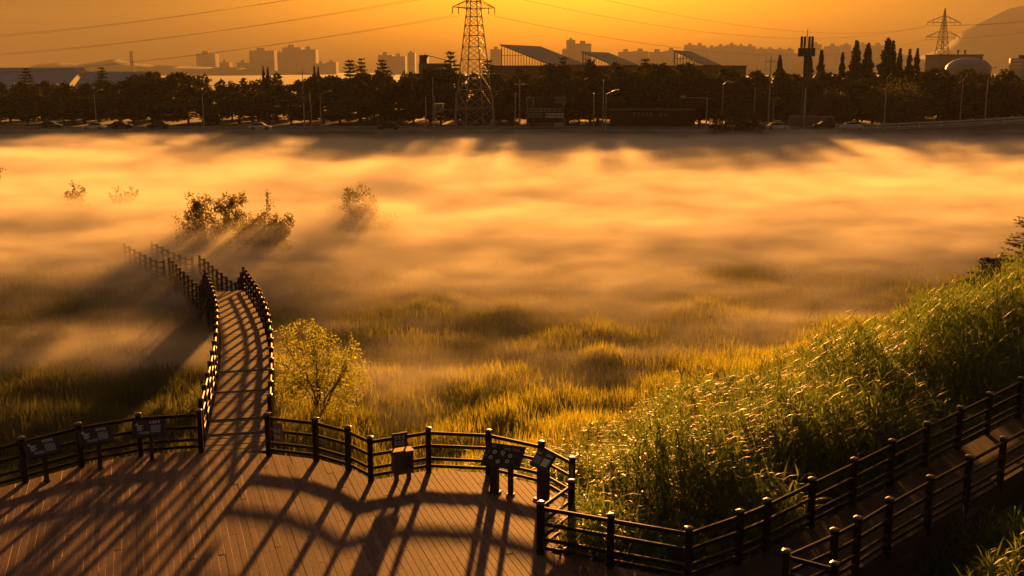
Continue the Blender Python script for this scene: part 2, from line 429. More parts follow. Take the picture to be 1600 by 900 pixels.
while s0 < TOT-.2:
    v = [on_way(s0, -HW), on_way(s0+.136, -HW), on_way(s0+.136, HW), on_way(s0, HW)]
    dz = rnd.uniform(-.004, .004)
    v = [p+Vector((0, 0, dz)) for p in v]
    wb.add([p-Vector((0, 0, .04)) for p in v]+v, [(3, 2, 1, 0), (4, 5, 6, 7), (0, 1, 5, 4), (1, 2, 6, 5), (2, 3, 7, 6), (3, 0, 4, 7)])
    s0 += .144
tag(wb.build('walk_boards', M_['board'], walk), kind='stuff')
for off in (-.92, 0, .92):
    bb = MB(); m = int(TOT/.5)
    for i in range(m):
        a, b = on_way(i*TOT/m, off), on_way((i+1)*TOT/m, off); d = b-a; nrm = Vector((-d.y, d.x, 0)).normalized()*.05
        v = [a-nrm, a+nrm, b+nrm, b-nrm]
        bb.add([p-Vector((0, 0, .42)) for p in v]+[p-Vector((0, 0, .042)) for p in v], [(3, 2, 1, 0), (4, 5, 6, 7), (0, 1, 5, 4), (1, 2, 6, 5), (2, 3, 7, 6), (3, 0, 4, 7)])
    bb.build('beam', M_['under'], walk)
for i in range(14):
    s_ = 1.5+i*4.0
    if s_ > TOT: break
    for off in (-.8, .8):
        p = on_way(s_, off); b = MB(); b.tube([(p.x, p.y, -4.4), (p.x, p.y, p.z-.3)], .11, 8); b.build('pile', M_['under'], walk)
for yy in (30.6, 32.0, 34.9, 37.5):
    s_ = next(a for a, p in zip(arc, cl) if p.y >= yy)
    v = [on_way(s_, -HW), on_way(s_+.05, -HW), on_way(s_+.05, HW), on_way(s_, HW)]
    b = MB(); b.add([p+Vector((0, 0, .001)) for p in v]+[p+Vector((0, 0, .022)) for p in v], [(3, 2, 1, 0), (4, 5, 6, 7), (0, 1, 5, 4), (1, 2, 6, 5), (2, 3, 7, 6), (3, 0, 4, 7)])
    b.build('lit_step_edge', M_['ferrule'], walk)  # strips added to draw the sunlit edges of the steps
sA = next(a for a, p in zip(arc, cl) if p.y >= 55.6); sB = next(a for a, p in zip(arc, cl) if p.y >= 69.1)
def walk_fence(s_from, s_to, off, label, step=1.42):
    m = max(2, round((s_to-s_from)/step)); ss = [s_from+(s_to-s_from)*i/m for i in range(m+1)]
    pp = [on_way(s_, off) for s_ in ss]
    fence('boardwalk_railing', label, [(p.x, p.y) for p in pp], [p.z for p in pp])
for off, side in ((-.97, 'left'), (.97, 'right')):
    walk_fence(1.35, sA, off, {'left': 'long dark railing on the first boardwalk stretch, beside the shaded dark meadow', 'right': 'long dark railing on the first boardwalk stretch, beside the golden willow'}[side])
    walk_fence(sA+1.3, sB, off, {'left': 'misty railing on the sunken second boardwalk stretch, open-marsh side', 'right': 'misty railing on the sunken second boardwalk stretch, side of the tall bushes'}[side])
    walk_fence(sB+1.3, TOT, off, {'left': 'faintest railing at the far end of the boardwalk, open-marsh side', 'right': 'faintest railing posts at the far end of the boardwalk, below the tall bush'}[side])

# ------------------------------------------------------------------ boards, notices and cabinet
def glyphs(mb, x, y, w, h, count, m=0, z=.004, seed=1):
    g = random.Random(seed); cw = w/count
    for i in range(count):
        cx = x+i*cw; gw = cw*.78
        for k_ in range(2):
            yy = y+h*(.12+.42*k_+g.uniform(-.04, .04)); mb.box((cx, yy, 0), (cx+gw, yy+h*.15, z), m)
        xx = cx+gw*g.choice((.08, .45, .72)); mb.box((xx, y+h*.1, .0005), (xx+gw*.2, y+h, z+.0005), m)
        if g.random() < .6: mb.box((cx+gw*.1, y+h*.85, .001), (cx+gw*.9, y+h*.98, z+.001), m)
def lectern(name, label, loc, yaw, w, d, top, tilt, legs, cat='sign', style='plant', group=None):
    root = empty(name, (*loc, 0), yaw, label, cat, group)
    for lx, lw in legs:
        b = MB(); b.box((lx-lw, -lw*.8, 0), (lx+lw, lw*.8, top-.08)); b.box((lx-lw*1.5, -lw*1.3, .001), (lx+lw*1.5, lw*1.3, .025)); b.build('leg', M_['sign_dark'], root)
    b = MB(); b.box((-w/2, -d/2, -.03), (w/2, d/2, 0)); b.box((-w/2-.02, -d/2-.02, -.05), (w/2+.02, d/2+.02, -.031))
    bo = b.build('board', M_['sign_dark'], root, loc=(0, -.03, top), rot=(tilt, 0, 0))
    if style == 'plant':
        for x0, x1, y0, y1, mm in ((.06, .36, -.30, .16, 'print_grey'), (-.30, .02, -.36, -.20, 'print_grey')):
            b = MB(); b.box((x0*w, y0*d, 0), (x1*w, y1*d, .004)); b.build('picture', M_[mm], bo)
        b = MB(); glyphs(b, .02*w, .26*d, .34*w, .16*d, 4, seed=len(label)); glyphs(b, -.42*w, .18*d, .12*w, .18*d, 1, seed=3)
        for k_ in range(4): b.box((-.36*w, (-.12+.09*k_)*d, 0), ((-.22+.05*(k_ % 2))*w, (-.08+.09*k_)*d, .003))
        b.build('lettering', M_['print_white'], bo)
    elif style == 'six':
        b = MB(); glyphs(b, -.02*w, .24*d, .20*w, .13*d, 4, seed=5); glyphs(b, .22*w, .24*d, .20*w, .13*d, 4, seed=8); b.build('title_lettering', M_['print_yellow'], bo)
        b = MB(); glyphs(b, -.36*w, .30*d, .12*w, .12*d, 2, seed=9); b.build('small_lettering', M_['print_yellow'], bo)
        for cx, cy in ((-.24, .10), (-.02, .12), (.20, .02), (-.30, -.16), (-.08, -.30), (.16, -.24)):
            b = MB(); rr = .052
            ro = [(cx*w+rr*math.cos(a*.3927), cy*d+rr*math.sin(a*.3927)) for a in range(16)]
            ri = [(cx*w+rr*.58*math.cos(a*.3927), cy*d+rr*.58*math.sin(a*.3927)) for a in range(16)]
            v = [(x, y, .004) for x, y in ro+ri]+[(x, y, 0) for x, y in ro]
            b.add(v, [(i, (i+1) % 16, 16+(i+1) % 16, 16+i) for i in range(16)]+[(32+i, 32+(i+1) % 16, (i+1) % 16, i) for i in range(16)])
            rb = b.build('ring', M_['print_white'], bo)
            b2 = MB(); g = random.Random(int(cx*100+cy*77)); a0 = g.uniform(0, 3)
            b2.add([(cx*w+.018*math.cos(a0+a*1.2566), cy*d+.014*math.sin(a0+a*1.2566), .003) for a in range(5)], [(0, 1, 2, 3, 4)])
            b2.build('pictogram', M_['print_grey'], bo)
        b = MB(); b.box((-.012, -.02, 0), (.012, .02, .003)); b.build('pictogram', M_['print_white'], bo)
        b = MB()
        for cx, cy in ((-.40, .10), (-.42, -.12), (.33, .0), (.30, -.24)):
            for k_ in range(2): b.box((cx*w-.03, cy*d+k_*.025, 0), (cx*w+.03, cy*d+k_*.025+.008, .003))
        b.build('caption', M_['print_grey'], bo)
    elif style == 'pale':
        b = MB(); b.box((-.45*w, -.42*d, 0), (.45*w, .2*d, .004)); b.build('picture', M_['print_white'], bo)
        b = MB()
        for k_ in range(4): b.box(((-.38+.22*k_)*w, -.36*d, .0045), ((-.26+.22*k_)*w, .1*d, .007))
        b.build('caption', M_['sign_dark'], bo)
        b = MB(); glyphs(b, -.1*w, .28*d, .3*w, .15*d, 3, seed=2); b.build('lettering', M_['print_white'], bo)
    elif style == 'two':
        b = MB(); b.box((-.44*w, -.36*d, 0), (-.04*w, .1*d, .004)); b.build('picture', M_['print_grey'], bo)
        b = MB(); b.box((.05*w, -.36*d, 0), (.42*w, .1*d, .004)); b.build('picture', M_['print_white'], bo)
        b = MB(); glyphs(b, .05*w, .22*d, .4*w, .18*d, 4, seed=6); glyphs(b, -.4*w, .2*d, .2*w, .16*d, 2, seed=7); b.build('lettering', M_['print_white'], bo)
    return root
GRP = 'slanted plant boards along the curved railing'
lectern('information_board', 'slanted dark board with a pale striped panel, cut by the edge of the photo', (-13.42, 25.25), R(46), .62, .5, .95, R(42), ((0, .055),), style='pale')
lectern('information_board', 'most tilted dark plant board with two small pictures, beside the pale striped board', (-12.15, 26.80), R(38), .84, .5, .95, R(42), ((0.03, .055),), group=GRP)
lectern('information_board', 'plant board with two small pictures, the middle one of three alike on the railing', (-11.12, 27.72), R(30), .84, .5, .95, R(42), ((0.05, .055),), group=GRP)
lectern('information_board', 'dark plant board hard against a railing post, closest to the boardwalk mouth', (-9.90, 28.34), R(14), .84, .5, .95, R(42), ((0.03, .055),), group=GRP)
lectern('information_board', 'wide two-legged dark board with a cream title and six white rings', (-.22, 26.00), R(-22), 1.0, .62, 1.02, R(42), ((-.24, .10), (.20, .06)), style='six')
lectern('information_board', 'small dark slanted board on one thick leg, at the railing corner beside the six-ring board', (.78, 25.62), R(-50), .62, .46, 1.05, R(45), ((0, .13),), style='two')
cab = empty('cabinet', (-2.86, 26.93, 0), R(24), 'squat brown-grey metal cabinet on two legs standing against the deck railing', 'cabinet')
for sx in (-.17, .17):
    b = MB(); b.box((sx-.05, -.05, 0), (sx+.05, .05, .28)); b.build('leg', M_['box_grey'], cab)
b = MB(); b.box((-.26, -.16, .22), (.26, .14, .80)); b.box((-.28, -.18, .801), (.28, .16, .83)); b.build('body', M_['box_grey'], cab)
b = MB(); b.box((-.02, -.172, .36), (.19, -.161, .68)); b.build('door', M_['under'], cab)
nt_ = empty('notice', (-2.93, 27.06, .84), R(26), 'square dark notice with two rows of white lettering mounted above the metal cabinet', 'sign')
b = MB(); b.box((-.21, -.02, .02), (.21, .02, .40)); b.build('board', M_['sign_dark'], nt_)
b = MB(); b.box((-.19, -.0001, -.5), (-.15, .03, .02)); b.box((.15, -.0001, -.5), (.19, .03, .02)); b.build('bracket', M_['sign_dark'], nt_)
b = MB(); glyphs(b, -.16, .06, .30, .13, 3, seed=11); glyphs(b, -.16, .21, .30, .13, 3, seed=12)
b.build('lettering', M_['print_white'], nt_, loc=(0, -.021, 0), rot=(R(90), 0, 0))
pn = empty('notice', (-6.52, 28.55, .52), R(-17), 'faded grey notice sheet tied to the railing beside the boardwalk mouth', 'sign')
b = MB(); b.box((-.02, -.06, 0), (.27, -.048, .52)); b.build('sheet', M_['sign_grey'], pn)
b = MB(); glyphs(b, .02, .06, .20, .12, 2, seed=21); glyphs(b, .02, .24, .20, .12, 2, seed=22)
b.build('lettering', M_['print_white'], pn, loc=(0, -.0605, 0), rot=(R(90), 0, 0))

# ------------------------------------------------------------------ grasses and reeds
G = np.random.default_rng(11)
def blades(P, az, h, w, lean, bend, segs=2, taper=1.0):
    N_ = len(P); lv = np.linspace(0, 1, segs+1)
    th = lean[:, None]+bend[:, None]*lv[None, :]
    ds = (h/segs)[:, None]
    hor = np.cumsum(np.concatenate([np.zeros((N_, 1)), np.sin((th[:, 1:]+th[:, :-1])/2)*ds], 1), 1)
    ver = np.cumsum(np.concatenate([np.zeros((N_, 1)), np.cos((th[:, 1:]+th[:, :-1])/2)*ds], 1), 1)
    cx = P[:, 0, None]+hor*np.cos(az)[:, None]; cy = P[:, 1, None]+hor*np.sin(az)[:, None]; cz = P[:, 2, None]+ver
    prof = (np.clip(1.0-lv**1.6, .04, 1)*np.clip(.55+lv*2.2, 0, 1))[None, :]*w[:, None]*.5
    wx, wy = -np.sin(az)[:, None]*prof, np.cos(az)[:, None]*prof
    A = np.stack([cx-wx, cy-wy, cz], -1); B = np.stack([cx+wx, cy+wy, cz], -1)
    V = np.stack([A, B], 2).reshape(N_, -1, 3)
    base = (np.arange(N_)*(2*(segs+1)))[:, None]
    q = np.stack([np.stack([base+2*k, base+2*k+1, base+2*k+3, base+2*k+2], -1)[:, 0] for k in range(segs)], 1)
    return V.reshape(-1, 3), q.reshape(-1, 4)
def join(parts):
    V, Q_, n_ = [], [], 0
    for v, q_ in parts: V.append(v); Q_.append(q_+n_); n_ += len(v)
    return np.concatenate(V), np.concatenate(Q_)
def inside(poly, x, y):
    r = np.zeros(len(x), bool); m = len(poly)
    for i in range(m):
        x0, y0 = poly[i]; x1, y1 = poly[(i+1) % m]
        if y0 == y1: continue
        r ^= ((y0 <= y) != (y1 <= y)) & (x < x0+(x1-x0)*(y-y0)/(y1-y0))
    return r
ramp_poly = R_F[1:]+[(19.5, 35.1), (19.5, 32.5)]+S_F[::-1][:-1]+[(4, 19)]
way_np = np.array([[p.x, p.y] for p in cl[::10]])
def free(x, y, margin=1.15):
    ok = ~inside(deck_poly, x, y) & ~inside(ramp_poly, x, y)
    d = np.full(len(x), 1e9)
    for p in way_np: d = np.minimum(d, (x-p[0])**2+(y-p[1])**2)
    return ok & (d > margin**2)
def scatter(n_, x0, x1, y0, y1, pw=1.0):
    y = y0+(y1-y0)*G.random(n_)**pw; x = x0+(x1-x0)*G.random(n_)
    k_ = (np.abs(x) < .50*y+2.5) & free(x, y)
    return x[k_], y[k_]
def tufts(x, y, per, hmin, hmax, w, spread, lean=.45, bend=.9, segs=2):
    N_ = len(x); x = np.repeat(x, per)+G.normal(0, spread, N_*per); y = np.repeat(y, per)+G.normal(0, spread, N_*per)
    hs = np.repeat(G.uniform(.65, 1.15, N_), per)*G.uniform(hmin, hmax, N_*per)
    z = ground_z(x, y)-.05
    k_ = free(x, y, 1.02); x, y, z, hs = x[k_], y[k_], z[k_], hs[k_]; m = len(x)
    return blades(np.stack([x, y, z], -1), G.uniform(0, 6.283, m), hs, w*G.uniform(.7, 1.3, m), np.abs(G.normal(0, lean*.6, m)), G.uniform(.1, bend, m), segs)
# meadow right of the boardwalk
x, y = scatter(17000, -16, 30, 27, 78, 1.25)
k_ = (bank_s(x, y) < 3.0) & (x > -.30*y+1.0)
lump = vnoise(x*.35, y*.35)*.6+vnoise(x*.9+3, y*.9)*.4
k_ &= lump > .24
x, y = x[k_], y[k_]
tag(link('meadow_grass', np_mesh('meadow_grass', *tufts(x, y, 18, .38, .85, .029, .24), M_['grass'])), kind='stuff')
# meadow left of the boardwalk, shade put into a duller grass colour
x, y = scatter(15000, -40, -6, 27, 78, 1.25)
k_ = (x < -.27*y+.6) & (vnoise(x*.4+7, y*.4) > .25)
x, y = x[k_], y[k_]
tag(link('shade_toned_meadow', np_mesh('shade_toned_meadow', *tufts(x, y, 14, .4, .95, .033, .2), M_['shaded_grass'])), kind='stuff')
# reeds on the bank
def reeds(x, y, hmin, hmax, leaves=8, stemw=.022, leafw=.045, leafl=(.45, .9)):
    N_ = len(x); z = ground_z(x, y)-.05
    clump = .55+.75*vnoise(x*.55+11, y*.55)
    h = G.uniform(hmin, hmax, N_)*clump*(.58+.55*sstep(vnoise(x*.36+3, y*.36+8), .28, .62))*(.62+.58*sstep(bank_s(x, y), 0, 6)-.12*sstep(bank_s(x, y), 7.2, 9.5))*(1-.35*sstep((x-4.3)*.684+(y-36)*.729, -6.5, -10)); az = G.uniform(0, 6.283, N_)
    P = np.stack([x, y, z], -1)
    lean = np.abs(G.normal(0, .07, N_)); bend = np.abs(G.normal(0, .16, N_))
    parts = [blades(P, az, h, np.full(N_, stemw), lean, bend, 3)]
    for j in range(leaves):
        f = .22+.78*(j+.6*G.random(N_))/leaves; f = np.minimum(f, .98)
        hor = h*f*np.sin(lean+bend*f*.5); ver = h*f*np.cos(lean+bend*f*.5)
        LP = np.stack([x+hor*np.cos(az), y+hor*np.sin(az), z+ver], -1)
        parts.append(blades(LP, G.uniform(0, 6.283, N_), G.uniform(*leafl, N_)*(1.1-.35*f), leafw*G.uniform(.7, 1.25, N_), G.uniform(.25, .8, N_), G.uniform(.5, 1.7, N_), 3))
    return join(parts)
x, y = scatter(16000, -2, 42, 21, 72, 1.3)
x2, y2 = scatter(15000, 0, 30, 21, 44)
k2 = (bank_s(x2, y2) > 5.2) & (bank_s(x2, y2) < 11)
x, y = np.concatenate([x, x2[k2]]), np.concatenate([y, y2[k2]])
s_ = bank_s(x, y)
gap = vnoise(x*.33+20, y*.33+4)
k_ = (s_ > -1.2+1.5*(vnoise(x*.6, y*.6)-.5)) & ((gap > .20) | (s_ > 4.6))
# keep to the far side of the ramp
rd = np.array([(p[0], p[1]) for p in R_F[1:]]+[(24, 39.5)])
def right_of_ramp(x, y):
    r = np.zeros(len(x), bool)
    for (xa, ya), (xb, yb) in zip(rd, rd[1:]):
        if xb <= xa: continue
        m = (x >= xa) & (x < xb); r |= m & (y < ya+(yb-ya)*(x-xa)/(xb-xa)+.5)
    return r
rr_ = right_of_ramp(x, y)
k_ &= ~rr_ & (G.random(len(x)) < np.clip(1.5-(y-30)/60, .35, 1))
tag(link('reed_bed', np_mesh('reed_bed', *reeds(x[k_], y[k_], 1.15, 1.95, 8, .022, .055, (.45, 1.0)), M_['reed'])), kind='stuff')
n_reed = int(k_.sum())
# reeds below the near side of the ramp
x = G.uniform(6, 22, 9500); y = G.uniform(17, 33, 9500)
sd = np.array(S_F[1:]+[(19.5, 32.5), (24, 36.6)])
ok = np.zeros(len(x), bool)
for (xa, ya), (xb, yb) in zip(sd, sd[1:]):
    m = (x >= xa) & (x < xb); ok |= m & (y < ya+(yb-ya)*(x-xa)/(xb-xa)-.25)
ok &= (np.abs(x) < .5*y+2) & (y > 18) & (vnoise(x*.8, y*.8+30) > .22) & (x > 7.6)
tag(link('reed_bed', np_mesh('reed_bed', *reeds(x[ok], y[ok], .8, 1.4, 7, .018, .04, (.35, .7)), M_['reed'])), kind='stuff')

# taller stems in the left meadow
x, y = scatter(3000, -36, -8, 28, 58, 1.1)
k_ = (x < -.27*y-.4) & (vnoise(x*.5+40, y*.5) > .45)
tag(link('meadow_stems', np_mesh('meadow_stems', *reeds(x[k_], y[k_], .8, 1.5, 4, .02, .035, (.25, .5)), M_['reed'])), kind='stuff')

# ------------------------------------------------------------------ trees and bushes
def leaf_cloud(g, blobs, n_, size, shell=.55, flat=0.0):
    w = np.array([b[3]*b[4]*b[5] for b in blobs])**.75; w /= w.sum()
    which = g.choice(len(blobs), n_, p=w); Bl = np.array(blobs)[which]
    d = g.normal(size=(n_, 3)); d /= np.linalg.norm(d, axis=1)[:, None]
    rad = shell+(1-shell)*g.random(n_)**.6; rad *= g.uniform(.82, 1.12, n_)
    P = Bl[:, :3]+d*Bl[:, 3:6]*rad[:, None]
    a = g.normal(size=(n_, 3)); a[:, 2] *= (1-flat); a /= np.linalg.norm(a, axis=1)[:, None]
    b = g.normal(size=(n_, 3)); b[:, 2] *= (1-flat); b -= a*(a*b).sum(1)[:, None]; b /= np.linalg.norm(b, axis=1)[:, None]
    s_ = (size*g.uniform(.6, 1.4, n_))[:, None]
    V = np.stack([P-a*s_, P-b*s_*.45, P+a*s_, P+b*s_*.45], 1).reshape(-1, 3)
    return V, np.arange(4*n_).reshape(-1, 4)
def broadleaf(seed, n_=1600, size=.42):
    """ten metres tall, crown nearly down to the ground"""
    g = np.random.default_rng(seed); r = random.Random(seed)
    blobs = [(0, 0, 5.4, 2.6, 2.6, 3.2)]
    for i in range(9):
        a = r.uniform(0, 6.28); z = r.uniform(2.6, 8.4); k2 = 2.6*(1-abs(z-5)/7)
        blobs.append((k2*math.cos(a), k2*math.sin(a), z, r.uniform(.9, 1.7), r.uniform(.9, 1.7), r.uniform(.8, 1.5)))
    for i in range(4): blobs.append((r.uniform(-1.2, 1.2), r.uniform(-1.2, 1.2), r.uniform(8.2, 9.4), r.uniform(.5, .9), r.uniform(.5, .9), r.uniform(.6, 1.0)))
    crown = np_mesh('crown', *leaf_cloud(g, blobs, n_, size), M_['far_leaf'])
    b = MB(); b.tube([(0, 0, -.5), (.05, 0, 2.5), (0, .1, 6.5)], [.26, .2, .08], 7)
    for i in range(5):
        a = r.uniform(0, 6.28); b.tube([(0, 0, 2.2+.6*i), (1.6*math.cos(a), 1.6*math.sin(a), 3.6+.8*i)], [.1, .03], 5)
    return b.mesh('trunk', M_['bark']), crown
def cypress(seed, n_=1300):
    g = np.random.default_rng(seed); z = g.random(n_)**.8; ang = g.uniform(0, 6.28, n_)
    prof = 1.5*np.clip((1-z)*1.25, 0, 1)**.8*np.clip(.5+z*5, 0, 1)*(.78+.30*np.sin(z*34+ang*2))
    rr = prof*np.sqrt(g.uniform(.25, 1, n_))
    P = np.stack([rr*np.cos(ang), rr*np.sin(ang), .6+z*9.5], -1)
    a = np.stack([np.cos(ang)*.6, np.sin(ang)*.6, np.full(n_, .8)], -1)+g.normal(0, .3, (n_, 3)); b = g.normal(size=(n_, 3))
    s_ = (.32*g.uniform(.6, 1.4, n_)*(1.15-.5*z))[:, None]
    V = np.stack([P-a*s_, P-b*s_*.4, P+a*s_, P+b*s_*.4], 1).reshape(-1, 3)
    t = MB(); t.tube([(0, 0, -.5), (0, 0, 9.3)], [.18, .03], 6)
    return t.mesh('trunk', M_['bark']), np_mesh('crown', V, np.arange(4*n_).reshape(-1, 4), M_['conifer'])
def cedar(seed, n_=1500):
    """tiered, with drooping flat sprays"""
    g = np.random.default_rng(seed); parts = []
    for t_ in range(13):
        z = 2+7.6*t_/12; L = 3.0*(1-t_/13.5)**.85+.25
        for k2 in range(6):
            a = k2*1.047+t_*.6+g.uniform(-.25, .25); m = max(6, int(n_/78*(L/2.0)))
            u = g.random(m)**.7; le = L*g.uniform(.75, 1.15)
            P = np.stack([u*le*math.cos(a), u*le*math.sin(a), z+.55*u*le*.35-.28*(u*le)**2*.35+g.normal(0, .10, m)], -1)
            P[:, :2] += g.normal(0, .16, (m, 2))
            A = np.stack([np.full(m, math.cos(a)), np.full(m, math.sin(a)), np.full(m, .25)], -1)+g.normal(0, .35, (m, 3)); B = g.normal(size=(m, 3))*np.array([1, 1, .5])
            s_ = (.30*g.uniform(.6, 1.3, m))[:, None]
            parts.append((np.stack([P-A*s_, P-B*s_*.4, P+A*s_, P+B*s_*.4], 1).reshape(-1, 3), np.arange(4*m).reshape(-1, 4)))
    V, Q_ = join(parts)
    t = MB(); t.tube([(0, 0, -.5), (0, 0, 10)], [.22, .03], 6)
    return t.mesh('trunk', M_['bark']), np_mesh('crown', V, Q_, M_['conifer'])
BROAD = [broadleaf(s_) for s_ in range(6)]; CYP = [cypress(20+s_) for s_ in range(3)]; CED = [cedar(30+s_) for s_ in range(2)]
def place_tree(kind, name, px_, top, Y, label, group, wide=1.0):
    tr, cr = kind; p = at_depth(px_, top, Y); zg = -1.05 if Y > 208 else float(ground_z(p.x, Y))
    s_ = (p.z-zg)/10.0
    root = empty(name, (p.x, Y, zg), rnd.uniform(0, 6.28), label, 'tree', group)
    root.scale = (s_*wide, s_*wide, s_)
    link('trunk', tr, root); link('crown', cr, root)
    return root
PROF = [(-60, 118), (0, 124), (40, 117), (70, 124), (100, 129), (130, 126), (155, 116), (190, 132), (215, 112), (250, 106), (300, 107), (330, 116), (400, 118), (440, 116), (470, 122), (500, 112), (540, 108), (590, 112), (640, 105), (700, 98), (730, 106), (770, 108), (800, 104), (830, 99), (880, 91), (920, 97), (970, 96), (1000, 92), (1030, 94), (1060, 97), (1100, 99), (1150, 102), (1200, 110), (1250, 107), (1350, 107), (1450, 105), (1540, 107), (1660, 109)]
def prof(x_): return float(np.interp(x_, [p[0] for p in PROF], [p[1] for p in PROF]))
ZONES = [(216, 'dark round tree beneath the long grey warehouse roofs across the road'), (335, 'dark broad tree between the warehouses and the faint wide tower'),
         (520, 'dark tree beneath the faint apartment towers, behind the road'), (690, 'dark tree between the tiered cedars and the lattice pylon'),
         (790, 'dark tree behind the feet of the large lattice pylon'), (960, 'brown-black tree in front of the first two sloping factory roofs'),
         (1110, 'dark tree in front of the third sloping factory roof'), (1240, 'dark tree behind the rounded hedge bush and the phone mast'),
         (1450, 'dark tree below the row of pointed cypresses'), (9999, 'dark tree below the pale storage domes, behind the guard rail')]
def zi(x_): return next(i for i, (lim, l) in enumerate(ZONES) if x_ < lim)+1
def zone(x_): return next(l for lim, l in ZONES if x_ < lim)
x_ = -45
while x_ < 1650:
    xx = x_+rnd.uniform(-8, 8)
    if not 1085 < xx < 1108:
        place_tree(rnd.choice(BROAD), 'broadleaf_tree', xx, prof(xx)+rnd.uniform(-2, 7), rnd.uniform(266, 292), 'tall skyline '+zone(xx), 'tall trees of clump %d along the road' % zi(xx), rnd.uniform(1.15, 1.5))
    x_ += 36
x_ = -40
while x_ < 1650:
    xx = x_+rnd.uniform(-10, 10)
    place_tree(rnd.choice(BROAD), 'broadleaf_tree', xx, prof(xx)+rnd.uniform(13, 28), rnd.uniform(247, 256), 'shorter front-row '+zone(xx), 'front-row trees of clump %d along the road' % zi(xx), rnd.uniform(1.2, 1.6))
    x_ += 40
x_ = -35
while x_ < 1650:
    xx = x_+rnd.uniform(-8, 8)
    place_tree(rnd.choice(BROAD), 'shrub', xx, rnd.uniform(146, 168), rnd.uniform(236, 242), 'low '+' '.join(w for w in zone(xx).split() if w not in ('dark', 'broad', 'round', 'brown-black')).replace('tree', 'shrub', 1), 'low roadside shrubs of clump %d' % zi(xx), rnd.uniform(2.0, 2.6))
    x_ += 27
for xx, tp, lb in ((546, 93, 'first tiered cedar from the apartment towers, with drooping branches'), (565, 90, 'slender cedar with a bent leaning tip between two wider cedars'), (597, 92, 'wide tiered cedar with open drooping branches, close to the low sloped-roof building'),
                   (704, 80, 'tiered cedar rising just beside the large lattice pylon'), (762, 93, 'cedar partly hidden behind the legs of the large lattice pylon'), (880, 89, 'dark cedar top standing before the end of the first sloping factory roof'),
                   (1008, 91, 'dark cedar top standing before the end of the second sloping factory roof'), (40, 106, 'cedar before the long warehouse roof, close to the edge of the photo'), (157, 104, 'pointed cedar where the two grey warehouse roofs meet')):
    place_tree(CED[int(xx) % 2], 'cedar_tree', xx, tp, rnd.uniform(288, 294), lb, None, .85 if xx == 565 else 1.0)
for xx, tp, w_, lb in ((1219, 88, 1., 'small cypress between the overhead pole and the phone mast'), (1266, 84, 1., 'cypress just beside the phone mast, the shorter of two'), (1284, 80, .9, 'slim cypress second from the phone mast'), (1317, 84, .8, 'small lone cypress in the gap before the tall cypress pair'),
                       (1339, 66, 1.15, 'tall pointed cypress, the slimmer of the pair in the middle of the row'), (1357, 70, 1.2, 'broad pointed cypress beside the slim tall one'), (1388, 62, 1.3, 'tallest and widest cypress of the row'), (1396, 66, .9, 'narrow cypress merged into the side of the tallest one'),
                       (1407, 78, .8, 'thin ragged cypress next to the tallest pair'), (1422, 79, .8, 'short cypress halfway to the small pylon'), (1434, 78, .8, 'short cypress nearest to the small pylon'),
                       (411, 105, .6, 'tiny pointed conifer below the faint wide tower'), (418, 106, .6, 'tiny pointed conifer, twin of the one below the wide tower'), (491, 104, .6, 'tiny pointed conifer below the end of the twin towers'), (497, 105, .6, 'tiny pointed conifer just before the first cedar')):
    place_tree(CYP[int(xx) % 3], 'cypress_tree', xx, tp, rnd.uniform(284, 292), lb, None, w_)
# shaped hedge bush and leafy bushes by the road
def dome_bush(name, px_, top, half, Y, label, m):
    p = at_depth(px_, top, Y); zg = -1.05; h = p.z-zg; w_ = half*Y/F_PX
    g = np.random.default_rng(int(px_)); root = empty(name, (p.x, Y, zg), 0, label, 'bush')
    link('crown', np_mesh('crown', *leaf_cloud(g, [(0, 0, h*.32, w_*.95, w_*.8, h*.66)]+[(w_*.6*math.cos(a), w_*.45*math.sin(a), h*(.35+.12*math.sin(3*a)), w_*.42, w_*.4, h*.42) for a in np.arange(0, 6.2, .7)], 5200, .20, .7), m), root)
    b = MB(); b.tube([(0, 0, -.3), (0, 0, h*.5)], [.2, .1], 6)
    for a in range(4): b.tube([(0, 0, .3), (w_*.5*math.cos(a*1.6), w_*.5*math.sin(a*1.6), h*.5)], [.09, .04], 5)
    b.build('trunk', M_['bark'], root)
dome_bush('hedge_bush', 1152, 163, 47, 208.5, 'smoothly rounded dark hedge bush at the edge of the mist', M_['far_leaf'])
dome_bush('leafy_bush', 1408, 118, 52, 231, 'wide leafy bush with a sunlit rim behind the guard rail', M_['bank_leaf'])
dome_bush('leafy_bush', 1302, 136, 34, 231, 'leafy bush with a faint sunlit top above the grey container', M_['bank_leaf'])

